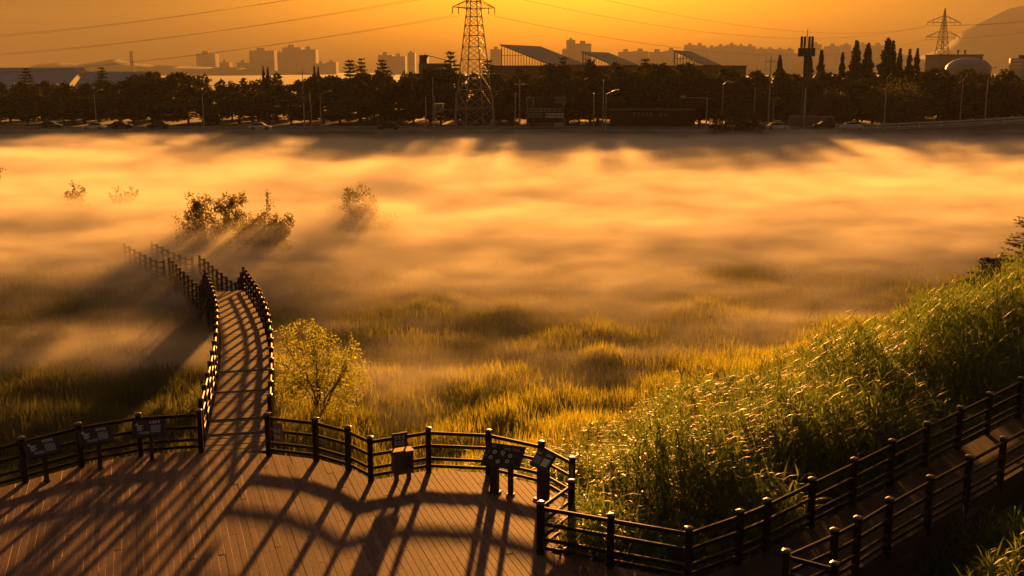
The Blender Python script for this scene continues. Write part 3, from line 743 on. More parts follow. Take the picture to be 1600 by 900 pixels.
def marsh_bush(name, seed, base, h, w_, n_, size, label, m, stems=9, dense_low=True, cat='bush'):
    g = np.random.default_rng(seed); r = random.Random(seed)
    zg = float(ground_z(np.array([base[0]]), np.array([base[1]]))[0])
    root = empty(name, (base[0], base[1], zg), 0, label, cat)
    b = MB(); blobs = []
    for i in range(stems):
        a = r.uniform(0, 6.28); sp_ = r.uniform(.15, 1.0)*w_*.5; hh = h*r.uniform(.6, .97)*(1-.25*sp_/(w_*.5))
        pts = [Vector((0, 0, -.2)), Vector((sp_*.3*math.cos(a), sp_*.3*math.sin(a), hh*.35)), Vector((sp_*.75*math.cos(a+.2), sp_*.75*math.sin(a+.2), hh*.72)), Vector((sp_*math.cos(a+.25), sp_*math.sin(a+.25), hh))]
        b.tube(pts, [.05, .035, .02, .008], 5)
        for k2 in range(7):
            t_ = r.uniform(.35, .98); j = min(2, int(t_*3)); q_ = pts[j].lerp(pts[j+1], t_*3-j)
            e = q_+Vector((r.uniform(-.45, .45)*w_*.3, r.uniform(-.45, .45)*w_*.3, r.uniform(.1, .5)*h*.25)); b.tube([q_, e], [.015, .005], 4)
            blobs.append((e.x, e.y, min(e.z, h*.95), r.uniform(.05, .095)*w_, r.uniform(.05, .095)*w_, r.uniform(.06, .11)*h))
        blobs.append((pts[3].x, pts[3].y, pts[3].z, .045*w_, .045*w_, .09*h))
    if dense_low: blobs += [(r.uniform(-.3, .3)*w_, r.uniform(-.3, .3)*w_, h*r.uniform(.12, .4), .22*w_, .22*w_, .16*h) for _ in range(7)]
    b.build('trunk', M_['bark'], root)
    link('crown', np_mesh('crown', *leaf_cloud(g, blobs, n_, size, .2), m), root)
    return root
marsh_bush('willow_bush', 1, (-23.2, 82), 5.6, 5.2, 7000, .095, 'tall open willow bush with dark leafy tips standing out of the mist behind the boardwalk', M_['marsh_leaf'], 12)
marsh_bush('willow_bush', 2, (-19.3, 81.5), 5.5, 5.0, 7000, .095, 'willow bush behind the boardwalk bend, its top leaning away from the taller bush beside it', M_['marsh_leaf'], 11)
marsh_bush('willow_bush', 3, (-17.9, 80), 3.9, 3.8, 4500, .095, 'low rounded dark bush at the foot of the leaning willow bush', M_['marsh_leaf'], 7)
marsh_bush('willow_bush', 4, (-12.4, 92), 4.5, 6.8, 4200, .10, 'ghostly bush half dissolved in mist, apart from the pair by the boardwalk', M_['marsh_leaf'], 10)
marsh_bush('willow_bush', 5, (-40.2, 101), 4.0, 3.0, 1200, .12, 'faint bush top in the open mist, the farther out of a small pair', M_['marsh_leaf'], 8)
marsh_bush('willow_bush', 6, (-36.6, 102), 4.1, 3.0, 1200, .12, 'faint bush top in the open mist, the nearer of a small pair to the boardwalk', M_['marsh_leaf'], 8)
marsh_bush('willow_bush', 8, (-58.3, 122), 4.4, 3.4, 1000, .14, 'brownish bush smudge cut off by the edge of the photo', M_['marsh_leaf'], 8)
marsh_bush('willow_tree', 7, (-8.0, 43.8), 4.5, 4.4, 7000, .06, 'feathery golden willow glowing beside the boardwalk railing', M_['gold_leaf'], 12, cat='tree')
def spray_tree(seed, base, h, w_, label):
    g = np.random.default_rng(seed); zg = float(ground_z(np.array([base[0]]), np.array([base[1]]))[0])
    root = empty('shrub_tree', (*base, zg), 0, label, 'tree'); parts = []; b = MB(); b.tube([(0, 0, -.2), (.1, 0, h*.95)], [.07, .02], 6)
    for t_ in range(12):
        z = h*(.25+.72*t_/11); L = w_*(1-.62*t_/11)
        for k2 in range(4):
            a = g.uniform(0, 6.28); m = 44; u = g.random(m)**.6
            P = np.stack([u*L*math.cos(a), u*L*math.sin(a), z+.10*u*L+g.normal(0, .035, m)], -1); P[:, :2] += g.normal(0, .13, (m, 2))
            A = g.normal(size=(m, 3))*np.array([1, 1, .25]); B = g.normal(size=(m, 3))*np.array([1, 1, .25]); s_ = (.085*g.uniform(.6, 1.3, m))[:, None]
            parts.append((np.stack([P-A*s_, P-B*s_*.5, P+A*s_, P+B*s_*.5], 1).reshape(-1, 3), np.arange(4*m).reshape(-1, 4)))
            b.tube([(0, 0, z-.1), (L*.9*math.cos(a), L*.9*math.sin(a), z+.08*L)], [.02, .006], 4)
    b.build('trunk', M_['bark'], root); V, Q_ = join(parts); link('crown', np_mesh('crown', V, Q_, M_['conifer']), root)
spray_tree(1, (27.6, 57.5), 3.2, 1.5, 'dark shrubby tree with flat layered sprays at the top of the reed bank')
spray_tree(2, (25.6, 57.0), 1.75, 1.4, 'low dark shrub with flat layered sprays beside the taller layered shrub')
spray_tree(3, (24.2, 55.2), 1.45, 1.0, 'smallest dark layered shrub poking out of the reeds down the bank')

# ------------------------------------------------------------------ road
road = MB(); kerb = MB(); line = MB()
xs = np.arange(-420, 421, 12.)
def road_z(x): return -.85+2.8*float(sstep(x, 62, 130))
def strip(mb, y0, y1, z, th):
    for a, b in zip(xs, xs[1:]):
        za, zb = road_z(a)+z, road_z(b)+z
        v = [(a, y0, za-th), (a, y1, za-th), (b, y1, zb-th), (b, y0, zb-th), (a, y0, za), (a, y1, za), (b, y1, zb), (b, y0, zb)]
        mb.add(v, [(0, 1, 2, 3), (4, 7, 6, 5), (0, 3, 7, 4), (1, 5, 6, 2)])
strip(road, 211, 222, 0, .6); tag(road.build('road', M_['asphalt']), kind='structure')
strip(kerb, 209.6, 210.99, .12, 2.6); strip(kerb, 222.01, 224.5, .12, .6); tag(kerb.build('pavement', M_['concrete']), kind='structure')
for a in np.arange(-300, 300, 8.):
    z = road_z(a)+.004; z2 = road_z(a+3)+.004; line.add([(a, 216.4, z), (a+3, 216.4, z2), (a+3, 216.55, z2), (a, 216.55, z)], [(0, 1, 2, 3)])
lo = line.build('road_marking', M_['print_white']); tag(lo, kind='structure')

def make_car(paint):
    root = bpy.data.objects.new('parked_car', None); C.objects.link(root)
    prof_b = [(-2.15, .35), (-2.2, .62), (-2.1, .86), (-1.3, .93), (1.0, .92), (1.95, .80), (2.18, .58), (2.15, .33)]
    b = MB(); rings = []
    for yy, s_ in ((-.86, .96), (-.80, 1), (.80, 1), (.86, .96)): rings.append([Vector((x*s_, yy, .33+(z-.33)*(1 if s_ == 1 else .9))) for x, z in prof_b])
    b.loft(rings); b.build('body', paint, root)
    cab_p = [(-1.75, .90), (-1.15, 1.36), (-.3, 1.45), (.35, 1.40), (1.15, .90)]
    b = MB(); b.loft([[Vector((x, yy*.98, z)) for x, z in cab_p] if abs(yy) > .7 else None for yy in (-.74, .74)]); b.build('window', M_['glass'], root)
    b = MB(); b.loft([[Vector((x, yy, z)) for x, z in ((-1.28, 1.345), (-1.15, 1.40), (-.3, 1.485), (.35, 1.44), (.55, 1.33), (.3, 1.37), (-.3, 1.43), (-1.1, 1.36))] for yy in (-.7, .7)]); b.build('roof', paint, root)
    for x in (-1.35, 1.35):
        for yy in (-.78, .78):
            b = MB(); b.tube([(x, yy-.1, .32), (x, yy+.1, .32)], .32, 12); b.build('wheel', M_['tyre'], root)
    for yy in (-.6, .6):
        b = MB(); b.box((2.1, yy-.15, .56), (2.19, yy+.15, .70)); b.build('headlight', M_['lamp'], root)
    return root
car_w, car_d = make_car(M_['car_white']), make_car(M_['car_dark'])
CARS = [(80, 'd', 1, 'dark car nearest the edge of the photo on the far road, roof shining'), (147, 'w', -1, 'white car on the far road, second from the edge, under a lamp post'), (190, 'd', 1, 'dark car on the far road just behind the white one'), (248, 'd', -1, 'lone dark car with bright bonnet on the far road, before the bent lamp post'),
        (407, 'w', 1, 'white hatchback alone on the far road past the tall bent lamp post'), (607, 'd', -1, 'dark car with a shining bonnet on the far road, short of the big pylon'), (1214, 'w', 1, 'white car half sunk in mist beside the rounded hedge bush'), (1287, 'd', -1, 'dark car parked in front of the grey container'), (1331, 'w', 1, 'white car at the start of the guard rail')]
used = set()
for px_, c, d, lb in CARS:
    Y = 213.2 if px_ in (147, 407, 607, 1214, 1331) else 219.0
    src = car_w if c == 'w' else car_d
    o = src if c not in used else copy_tree(src); used.add(c)
    X = (px_-800)/F_PX*(Y*cp+11*sp); o.location = (X, Y, road_z(X)+.01); o.rotation_euler = (0, 0, 0 if d > 0 else math.pi)
    tag(o, lb, 'car', 'cars on the far road')

# guard rail on the rising part of the road
gr = empty('guard_rail', (62, 210.3, road_z(62)), 0, 'steel guard rail climbing along the road at the edge of the mist', 'guard rail')
gxs = np.arange(62, 150, 4.0)
for x in gxs:
    b = MB(); b.box((-.07, -.07, -.4), (.07, .07, 1.15)); b.build('post', M_['steel'], gr, loc=(x-62, 0, road_z(x)-road_z(62)+.12))
for h in (1.05, .45):
    b = MB()
    for a, c in zip(gxs, gxs[1:]):
        za, zc = road_z(a)-road_z(62)+h+.12, road_z(c)-road_z(62)+h+.12
        b.add([(a-62, -.12, za-.12), (a-62, -.08, za-.12), (c-62, -.08, zc-.12), (c-62, -.12, zc-.12), (a-62, -.12, za+.10), (a-62, -.08, za+.10), (c-62, -.08, zc+.10), (c-62, -.12, zc+.10)], [(3, 2, 1, 0), (4, 5, 6, 7), (0, 1, 5, 4), (1, 2, 6, 5), (2, 3, 7, 6), (3, 0, 4, 7)])
    b.build('rail', M_['steel'], gr)

# ------------------------------------------------------------------ pylons, mast, lamps, poles, wires
def bar(mb, a, b, r, m=0): mb.tube([a, b], r, 4, m)
def lattice_pylon(name, base, yaw, H_, w0, wt, arms, label, panels, thick=.10, fine=True, tipf=.45):
    root = empty(name, base, yaw, label, 'pylon')
    def wid(z):
        k1 = H_*.62
        return w0+(wt-w0)*min(z/k1, 1.0) if z < k1 else wt*(1-tipf*(z-k1)/(H_-k1))
    zs = [0]; 
    while zs[-1] < H_-.6: zs.append(min(H_, zs[-1]+max(1.0, wid(zs[-1])*panels)))
    cor = [(-1, -1), (1, -1), (1, 1), (-1, 1)]
    def P(c, z): w_ = wid(z)/2; return Vector((c[0]*w_, c[1]*w_, z))
    for c in cor:
        b = MB(); b.tube([P(c, z) for z in (0, H_*.62, H_)], [thick, thick*.8, thick*.5], 5); b.build('leg', M_['steel_dark'], root)
    al = MB()
    for i in range(len(zs)-1):
        for k2 in range(4):
            c, d = cor[k2], cor[(k2+1) % 4]
            for a_, b_ in ((P(c, zs[i]), P(d, zs[i+1])), (P(d, zs[i]), P(c, zs[i+1])), (P(c, zs[i+1]), P(d, zs[i+1]))):
                if fine:
                    b = MB(); bar(b, a_, b_, thick*.42); b.build('brace', M_['steel_dark'], root)
                else: bar(al, a_, b_, thick*.42)
    if not fine: al.build('bracing', M_['steel_dark'], root)
    for z, L, dz in arms:
        for s2 in (-1, 1):
            b = MB(); w_ = wid(z)/2; tip = Vector((s2*L, 0, z-.15))
            for yy in (-w_, w_):
                bar(b, Vector((s2*w_, yy, z-.35)), tip, thick*.55); bar(b, Vector((s2*w_, yy, z+dz)), tip, thick*.5)
                for t_ in (.35, .68): bar(b, Vector((s2*w_, yy, z-.35)).lerp(tip, t_), Vector((s2*w_, yy, z+dz)).lerp(tip, t_-.12), thick*.35)
            b.build('crossarm', M_['steel_dark'], root)
            for t_ in (1.0, .62):
                b = MB(); x = s2*(w_+(L-w_)*t_); b.tube([(x, 0, z-.2), (x, 0, z-1.5)], .09, 6); b.build('insulator', M_['steel_dark'], root)
    return root
pyl = at_depth(741, 203, 224)
lattice_pylon('lattice_pylon', (pyl.x, 226, -1.1), R(24), 37.5, 6.6, 2.3, ((24.2, 4.6, 1.3), (28.6, 5.4, 1.3), (33.0, 4.6, 1.3)), 'huge dark lattice pylon rising out of the top of the photo', .62, .13)
p2 = at_depth(1470, 105, 470)
lattice_pylon('lattice_pylon', (p2.x, 470, 4.0), R(15), at_depth(1473, 13, 470).z-4.0, 6.5, 2.6, ((20.5, 8.2, 2.4), (26.5, 8.0, 2.4)), 'whole smaller lattice pylon beside the cypress row', .75, .17, False, .93)
mast_p = at_depth(1254, 203, 228)
mast = empty('phone_mast', (mast_p.x, 228, -1.1), 0, 'thick phone mast carrying a crown of antenna panels above the trees', 'mast')
zt = at_depth(1254, 57, 228).z+1.1; zp = at_depth(1254, 82, 228).z+1.1
b = MB(); b.tube([(0, 0, 0), (0, 0, zp)], [.62, .48], 10); b.build('pole', M_['black'], mast)
b = MB(); b.tube([(0, 0, zp-.3), (0, 0, zp)], [1.45, 1.45], 8); b.build('platform', M_['black'], mast)
b = MB()
for k2 in range(8):
    a = k2*.7854; b.box((1.40*math.cos(a)-.3, 1.40*math.sin(a)-.3, zp-.8), (1.40*math.cos(a)+.3, 1.40*math.sin(a)+.3, zp+.9))
b.build('equipment_cage', M_['black'], mast)
for k2 in range(8):
    a = k2*.7854+.2; b = MB(); b.box((-.2, -.12, zp+.95), (.2, .12, zt), M=Matrix.Translation((1.15*math.cos(a), 1.15*math.sin(a), 0)) @ Matrix.Rotation(a, 4, 'Z')); b.build('antenna', M_['black'], mast)
b = MB(); b.tube([(0, 0, zp), (0, 0, zt+1.4)], .07, 6); b.build('whip_antenna', M_['black'], mast)

def lamp_post(px_, top, Y, arm, label):
    p = at_depth(px_, top, Y); zg = road_z(p.x)+.12; h = p.z-zg
    root = empty('lamp_post', (p.x, Y, zg), 0, label, 'lamp post', 'lamp posts on the far road')
    b = MB(); b.tube([(0, 0, 0), (0, 0, h)], [.13, .07], 8); b.build('pole', M_['pole'], root)
    b = MB(); b.tube([(0, 0, h-.05), (arm*.6, 0, h+.5), (arm, 0, h+.75)], [.06, .05, .04], 6); b.build('arm', M_['pole'], root)
    b = MB(); b.box((min(arm, arm*1.45), -.16, h+.68), (max(arm, arm*1.45), .16, h+.86)); b.build('lamp_head', M_['lamp'], root)
for a in ((147, 146, 223, 1.2, 'slim lamp post behind the white car far out by the warehouses'), (316, 147, 209.9, 1.7, 'tall bent lamp post on the mist side of the road, before the twin towers'), (500, 148, 223.5, 1.7, 'lamp post below the first tiered cedar'), (712, 146, 223.5, .7, 'lamp post crossing the front leg of the big pylon'),
          (947, 147, 209.9, 1.7, 'lamp post with a bright upturned head before the second factory roof'), (1130, 132, 223.5, .9, 'lamp post behind the rounded hedge bush'), (1386, 122, 209.9, .6, 'lamp post in front of the wide sunlit bush'), (1505, 124, 223.5, .5, 'lamp post under the storage domes'), (1545, 112, 209.9, .9, 'lamp post standing in the guard rail')):
    lamp_post(*a)
def pole(px_, top, Y, label, r=.11, cross=False):
    p = at_depth(px_, top, Y); zg = road_z(p.x)+.1
    root = empty('utility_pole', (p.x, Y, zg), 0, label, 'pole', 'poles along the far road')
    b = MB(); b.tube([(0, 0, 0), (0, 0, p.z-zg)], [r, r*.75], 7); b.build('shaft', M_['pole'], root)
    if cross:
        b = MB(); b.box((-1.1, -.06, p.z-zg-1.1), (1.1, .06, p.z-zg-.95)); b.build('crossarm', M_['pole'], root)
    else:
        b = MB(); b.tube([(0, 0, p.z-zg-.02), (0, 0, p.z-zg+.08)], r*1.1, 7); b.build('cap', M_['lamp'], root)
for a in ((485, 146, 210.2, 'bright straight pole beside the dark overhead sign'), (472, 106, 224, 'thin pole rising above the trees at the dark overhead sign', .09, True), (665, 153, 210.2, 'short pale pole, first one short of the small guard box'), (676, 122, 224, 'tall thin dark pole directly behind the small guard box'), (679, 151, 210.0, 'short pale pole holding the small guard box'),
          (770, 150, 210.2, 'pale pole at the outer foot of the big pylon'), (805, 146, 210.2, 'short pole next to the big pylon, before the tall one'), (812, 124, 224, 'tall pole just before the striped roadside stall', .12, True), (928, 146, 210.2, 'short pale pole past the striped roadside stall'), (943, 126, 224, 'tall pale pole beside the bright lamp head', .13),
          (1180, 138, 223.5, 'short pale pole above the rounded hedge bush'), (1205, 88, 224, 'tall pole with a crossarm between hedge bush and phone mast', .14, True), (1209, 160, 210.2, 'short pale pole leaning on the tall crossarm pole'), (1259, 138, 210.2, 'pale pole in front of the phone mast')):
    pole(*a)
ga = at_depth(1105, 152, 223); gz = road_z(ga.x)
root = empty('traffic_gantry', (ga.x, 223, gz), 0, 'post with a long level arm reaching over the road beside the hedge bush', 'road gantry')
b = MB(); b.tube([(0, 0, 0), (0, 0, ga.z-gz)], [.16, .12], 8); b.build('pole', M_['pole'], root)
b = MB(); b.tube([(.6, 0, ga.z-gz-.2), (-4.8, 0, ga.z-gz)], [.1, .07], 6); b.build('arm', M_['pole'], root)
b = MB(); b.box((-5.4, -.25, ga.z-gz-.1), (-4.5, .25, ga.z-gz+.3)); b.build('camera_box', M_['lamp'], root)
sg = at_depth(474, 147, 222.6)
root = empty('overhead_sign', (sg.x, 222.6, road_z(sg.x)), 0, 'dark rectangular road sign on a post beside the bright straight pole', 'sign')
hh = sg.z-road_z(sg.x)
b = MB(); b.tube([(0, .15, 0), (0, .15, hh)], .13, 7); b.build('post', M_['pole'], root)
b = MB(); b.box((-1.2, -.05, hh-1.8), (1.2, .05, hh)); b.build('panel', M_['sign_dark'], root)
b = MB()
for k2 in range(3): b.box((-.6+.3*k2, -.062, hh-.6-.35*k2), (.3+.2*k2, -.051, hh-.48-.35*k2))
b.build('lettering', M_['print_grey'], root)
bx = at_depth(686, 163, 211.5); zb = at_depth(686, 178, 211.5).z
root = empty('guard_box', (bx.x, 211.5, zb), 0, 'small pale camera box bracketed to a pole short of the big pylon', 'box')
b = MB(); b.box((-.75, -.4, .25), (.75, .4, bx.z-zb)); b.build('body', M_['container'], root)
b = MB(); b.box((-.9, -.5, bx.z-zb+.001), (.95, .5, bx.z-zb+.2)); b.build('roof', M_['lamp'], root)
b = MB(); b.box((-.4, -.42, .5), (.1, -.401, 1.2)); b.build('window', M_['glass'], root)
b = MB(); b.tube([(-.72, -.55, road_z(bx.x)-zb), (-.72, -.55, .6)], .07, 6); b.box((-.80, -.60, .3), (-.1, -.41, .42)); b.tube([(.7, 0, .7), (7.0, 0, .95)], .06, 5); b.build('bracket', M_['pole'], root)

# striped roadside stall / hoarding
a0 = at_depth(823, 151, 226); a1 = at_depth(881, 200, 226); gz = -.75
root = empty('roadside_stall', ((a0.x+a1.x)/2, 226, gz), 0, 'small dark roadside stall fronted by rows of pale sign panels', 'stall')
wv = (a1.x-a0.x)/2; hz = lambda y_: at_depth(850, y_, 226).z-gz
b = MB(); b.box((-wv, .05, 0), (wv, 3, hz(152))); b.build('wall', M_['under'], root)
for x in (-wv, -wv*.66, wv-.12):
    b = MB(); b.box((x, -.12, 0), (x+.12, 0.049, hz(152))); b.build('post', M_['pole'], root)
for y0, y1, x0, x1, mm in ((175, 169, -1, 1, 'print_grey'), (184, 177, -1, -.16, 'sign_grey'), (184, 177, .0, 1, 'print_white'), (198, 192, -.55, .38, 'sign_grey'), (198, 192, .44, 1, 'print_white'), (161, 151, .5, 1.12, 'print_grey'), (198, 192, -1, -.8, 'print_grey')):
    b = MB(); b.box((x0*wv, -.2, hz(y0)), (x1*wv, -.121, hz(y1))); pnl = b.build('sign_panel', M_[mm], root)
    b = MB(); n_ = 8 if x1-x0 > .5 else 3
    for k2 in range(n_):
        xx = x0*wv+(x1-x0)*wv*(k2+.2)/n_; b.box((xx, -.215, hz(y0)+.22), (xx+(x1-x0)*wv/n_*.55, -.2005, hz(y1)-.22))
    b.build('lettering', M_['sign_dark'], pnl)
# long low shop signs under the trees
p = at_depth(1020, 178, 229)
root = empty('low_shop', (p.x, 227, -.9), 0, 'low dark shop under the trees with a row of faint pale letters', 'shop')
b = MB(); b.box((-8.5, 0, 0), (8.5, 6, 3.2)); b.build('wall', M_['under'], root)
b = MB(); b.box((-8.7, -.6, 3.21), (8.7, 6.2, 3.45)); b.build('roof', M_['under'], root)
b = MB(); glyphs(b, -4.4, 2.05, 4.3, .9, 5, seed=31); glyphs(b, 1.0, 2.05, 2.2, .8, 2, seed=32)
b.build('lettering', M_['print_grey'], root, loc=(0, -.02, 0), rot=(R(90), 0, 0))
cn = at_depth(1271, 182, 224.5); gz = road_z(cn.x)+.1
root = empty('container', (cn.x, 226.2, gz), 0, 'plain grey box container standing at the foot of the phone mast', 'container')
hh = cn.z-gz; b = MB(); b.box((-4.5, -1.2, .1), (4.5, 1.2, hh)); b.build('body', M_['container'], root)
b = MB(); 
for k2 in range(18): b.box((-4.4+.5*k2, -1.26, .2), (-4.15+.5*k2, -1.201, hh-.1))
b.build('corrugation', M_['container'], root)
b = MB(); b.box((2.9, -1.30, .4), (4.0, -1.262, hh-.3)); b.build('door', M_['under'], root)

def wire(a, b_, sag, label, grp, r=.022):
    a, b_ = Vector(a), Vector(b_); mb = MB(); pts = []
    for i in range(25):
        t_ = i/24; p = a.lerp(b_, t_)-Vector((0, 0, 4*sag*t_*(1-t_))); pts.append(p)
    mb.tube(pts, r, 4); o = mb.build('power_line', M_['wire']); tag(o, label, 'wire', grp)
ca, sa = math.cos(R(24)), math.sin(R(24))
for z, L in ((23.9, 4.6), (28.3, 5.4), (32.7, 4.6)):
    for fx in (1.0, .62):
        l = L*fx
        za = z-1.1-1.5
        ex = at_depth(0, {4.6: 77, 5.4: 52}[L] if z < 30 else 28, 300)
        wire((pyl.x-l*ca, 226-l*sa, za), (-260, 300+6*fx, ex.z+(-6 if fx > .9 else -5.0)), 7.0, 'thin power line sweeping from the big pylon over the warehouse roofs', 'power lines over the warehouses')
for (z, L), (z2, L2) in zip(((23.9, 4.6), (28.3, 5.4), (32.7, 4.6)), ((20.5, 8.2), (26.5, 8.0), (26.5, 4))):
    c2, s2_ = math.cos(R(15)), math.sin(R(15))
    wire((pyl.x+L*ca, 226+L*sa, z-2.6), (p2.x-L2*c2, 470-L2*s2_, 4+z2-1.5), 7.0, 'thin power line running from the big pylon towards the small pylon', 'power lines between the two pylons', .03)
    wire((p2.x-L2*c2, 470-L2*s2_, 4+z2-1.5), (330, 540, 40+z2*.4), 5.0, 'thin power line leaving the small pylon across the mountain', 'power lines past the small pylon', .04)

# ------------------------------------------------------------------ factory, warehouses, low buildings
def shed(name, x0, x1, Y, eave, ridge, depth, label):
    root = empty(name, ((x0+x1)/2, Y, -1.2), 0, label, 'warehouse'); h = (x1-x0)/2; e, r_ = eave+1.2, ridge+1.2
    b = MB(); b.add([(-h, 0, 0), (h, 0, 0), (h, depth, 0), (-h, depth, 0), (-h, 0, e), (h, 0, e), (h, depth, e), (-h, depth, e), (-h, depth/2, r_-.05), (h, depth/2, r_-.05)],
                    [(0, 1, 5, 4), (2, 3, 7, 6), (1, 2, 6, 9, 5), (3, 0, 4, 8, 7)]); b.build('wall', M_['container'], root)
    b = MB()
    b.add([(-h-.5, -.8, e-.1), (h+.5, -.8, e-.1), (h+.5, depth/2, r_), (-h-.5, depth/2, r_), (-h-.5, depth+.8, e-.1), (h+.5, depth+.8, e-.1)], [(0, 1, 2, 3), (3, 2, 5, 4)])
    k2 = -h
    while k2 < h: 
        b.add([(k2, -.8, e-.02), (k2+.15, -.8, e-.02), (k2+.15, depth/2, r_+.08), (k2, depth/2, r_+.08)], [(0, 1, 2, 3)]); k2 += 2.5
    b.build('roof', M_['roof_grey'], root)
shed('warehouse', -233, -158, 390, 4.0, 11.5, 36, 'long low warehouse with a plain grey roof at the edge of the photo')
shed('warehouse', -155, -130, 388, 2.5, 10.1, 32, 'shorter warehouse with a lighter grey roof next to the long one')
bp = at_depth(680, 100, 350)
root = empty('low_building', (bp.x, 350, -1.2), 0, 'low pale building with a tilted roof seen between cedar and big pylon', 'building')
b = MB(); b.box((-5.2, 0, 0), (5.2, 8, at_depth(680, 99, 350).z+1.2)); b.build('wall', M_['container'], root)
zt_, zl = at_depth(0, 86, 350).z+1.2, at_depth(0, 96, 350).z+1.2
b = MB(); b.box((-5.0, .2, at_depth(680, 99, 350).z+1.21), (-2.6, 7.8, zt_)); b.build('stair_tower', M_['under'], root)
b = MB(); b.add([(-3.4, -.4, zt_), (4.6, -.4, zl), (4.6, 8, zl), (-3.4, 8, zt_), (-3.4, -.4, zt_+.3), (4.6, -.4, zl+.3), (4.6, 8, zl+.3), (-3.4, 8, zt_+.3)], [(3, 2, 1, 0), (4, 5, 6, 7), (0, 1, 5, 4), (1, 2, 6, 5), (2, 3, 7, 6), (3, 0, 4, 7)]); b.build('roof', M_['roof_dark'], root)
hall = empty('factory_hall', (36, 412, -1.2), 0, 'brown factory hall with three sloping roofs open over rows of mullions', 'factory')
zb_ = at_depth(800, 103.5, 400).z+1.2
b = MB(); b.box((-44, -14, 0), (48, 60, zb_)); b.build('wall', M_['wall_brown'], hall)
b = MB(); b.box((-44.5, -14.5, zb_+.003), (48.5, 60.5, zb_+.25)); b.build('cornice', M_['under'], hall)
def monitor(px0, top, px1, Y, skew, deep, rec):
    A = at_depth(px0, top, Y); zl_ = zb_-1.2+.3; u = Vector((math.cos(skew), -math.sin(skew), 0)); v = Vector((math.sin(skew), math.cos(skew), 0))
    L = 1.0
    for _ in range(60):
        Bp = Vector((A.x, A.y, 0))+u*L; tgt = (px1-800)/F_PX*(Bp.y*cp-(zl_-EYE)*sp); L += (tgt-Bp.x)*.7
    o = Vector((36, 412, -1.2)); A0 = Vector((A.x, A.y, 0))-o; A0.z = 0; h1, h0 = A.z+1.2, zl_+1.2
    b = MB(); th = .35
    c = [A0-u*.5-v*.6, A0+u*(L+.4)-v*.6, A0+u*(L+.4)+v*deep, A0-u*.5+v*deep]; zz = [h1+.05, h0+.05, h0+.05, h1+.05]
    b.add([Vector((p.x, p.y, z)) for p, z in zip(c, zz)]+[Vector((p.x, p.y, z+th)) for p, z in zip(c, zz)], [(3, 2, 1, 0), (4, 5, 6, 7), (0, 1, 5, 4), (1, 2, 6, 5), (2, 3, 7, 6), (3, 0, 4, 7)])
    b.build('roof', M_['roof_dark'], hall)
    for side, dv in (('n', 0), ('f', deep-.6)):
        for i in range(rec):
            t_ = i/rec; p = A0+u*(L*t_)+v*dv; z = h1+(h0-h1)*t_
            if z-h0 < .25: continue
            b = MB(); w_ = .09 if i else .16
            b.box((p.x-w_, p.y-w_, h0-.1), (p.x+w_, p.y+w_, z)); b.build('mullion', M_['under'], hall)
        b = MB(); q0 = A0+v*dv; zm = h0+(h1-h0)*.5; q1 = A0+u*(L*.45)+v*dv; b.tube([(q0.x, q0.y, zm), (q1.x, q1.y, zm)], .09, 4); b.build('transom', M_['under'], hall)
monitor(784, 71, 858, 402, R(25), 36, 17)
monitor(911, 82, 957, 418, R(25), 29, 11)
monitor(1054, 80, 1100, 426, R(25), 24, 10)
tk = at_depth(1514, 95, 400)
root = empty('storage_dome', (tk.x, 400, -1), 0, 'pale shallow storage dome behind the trees beside the small pylon', 'storage tank')
rd_ = 33*400/F_PX; zt_ = at_depth(1514, 90, 400).z+1; b = MB()
b.loft([[Vector((r_*math.cos(a*.2618), r_*math.sin(a*.2618), z)) for a in range(24)] for r_, z in ((rd_, 0), (rd_, zt_-3.4), (rd_*.92, zt_-2.3), (rd_*.7, zt_-1.0), (rd_*.4, zt_-.25), (.3, zt_))]); b.build('shell', M_['tank'], root, smooth=True)
b = MB(); b.loft([[Vector((r_*math.cos(a*.2618), r_*math.sin(a*.2618), z)) for a in range(24)] for r_, z in ((rd_+.15, zt_-3.7), (rd_+.15, zt_-3.45))]); b.build('band', M_['steel'], root)
tk = at_depth(1500, 88, 460)
root = empty('long_building', (tk.x, 460, -1), 0, 'long flat-roofed building with rooftop vents behind the storage dome', 'building')
z1 = at_depth(0, 87, 460).z+1; b = MB(); b.box((-9, 0, 0), (9.5, 14, z1)); b.build('wall', M_['city'], root)
b = MB(); b.box((-9.3, -.3, z1+.003), (9.8, 14.3, z1+.5)); b.build('roof', M_['roof_dark'], root)
for xx in (.3, 3.2):
    b = MB(); b.tube([(xx, 3, z1+.5), (xx, 3, z1+1.9), (xx, 3, z1+2.3)], [.35, .35, .9], 8); b.build('vent', M_['black'], root)
tk = at_depth(1600, 90, 420)
root = empty('round_tank', (tk.x, 420, -1), 0, 'banded round tank cut by the edge of the photo', 'storage tank')
z1 = at_depth(0, 91, 420).z+1; b = MB(); b.tube([(0, 0, 0), (0, 0, z1)], 5.0, 24); b.build('shell', M_['tank'], root)
for z in (z1-1.0, z1-2.3, z1-3.6):
    b = MB(); b.tube([(0, 0, z), (0, 0, z+.35)], 5.08, 24); b.build('band', M_['steel'], root)
b = MB(); b.box((-1.6, -1, z1), (.6, 1, z1+1.2)); b.build('vent', M_['black'], root)

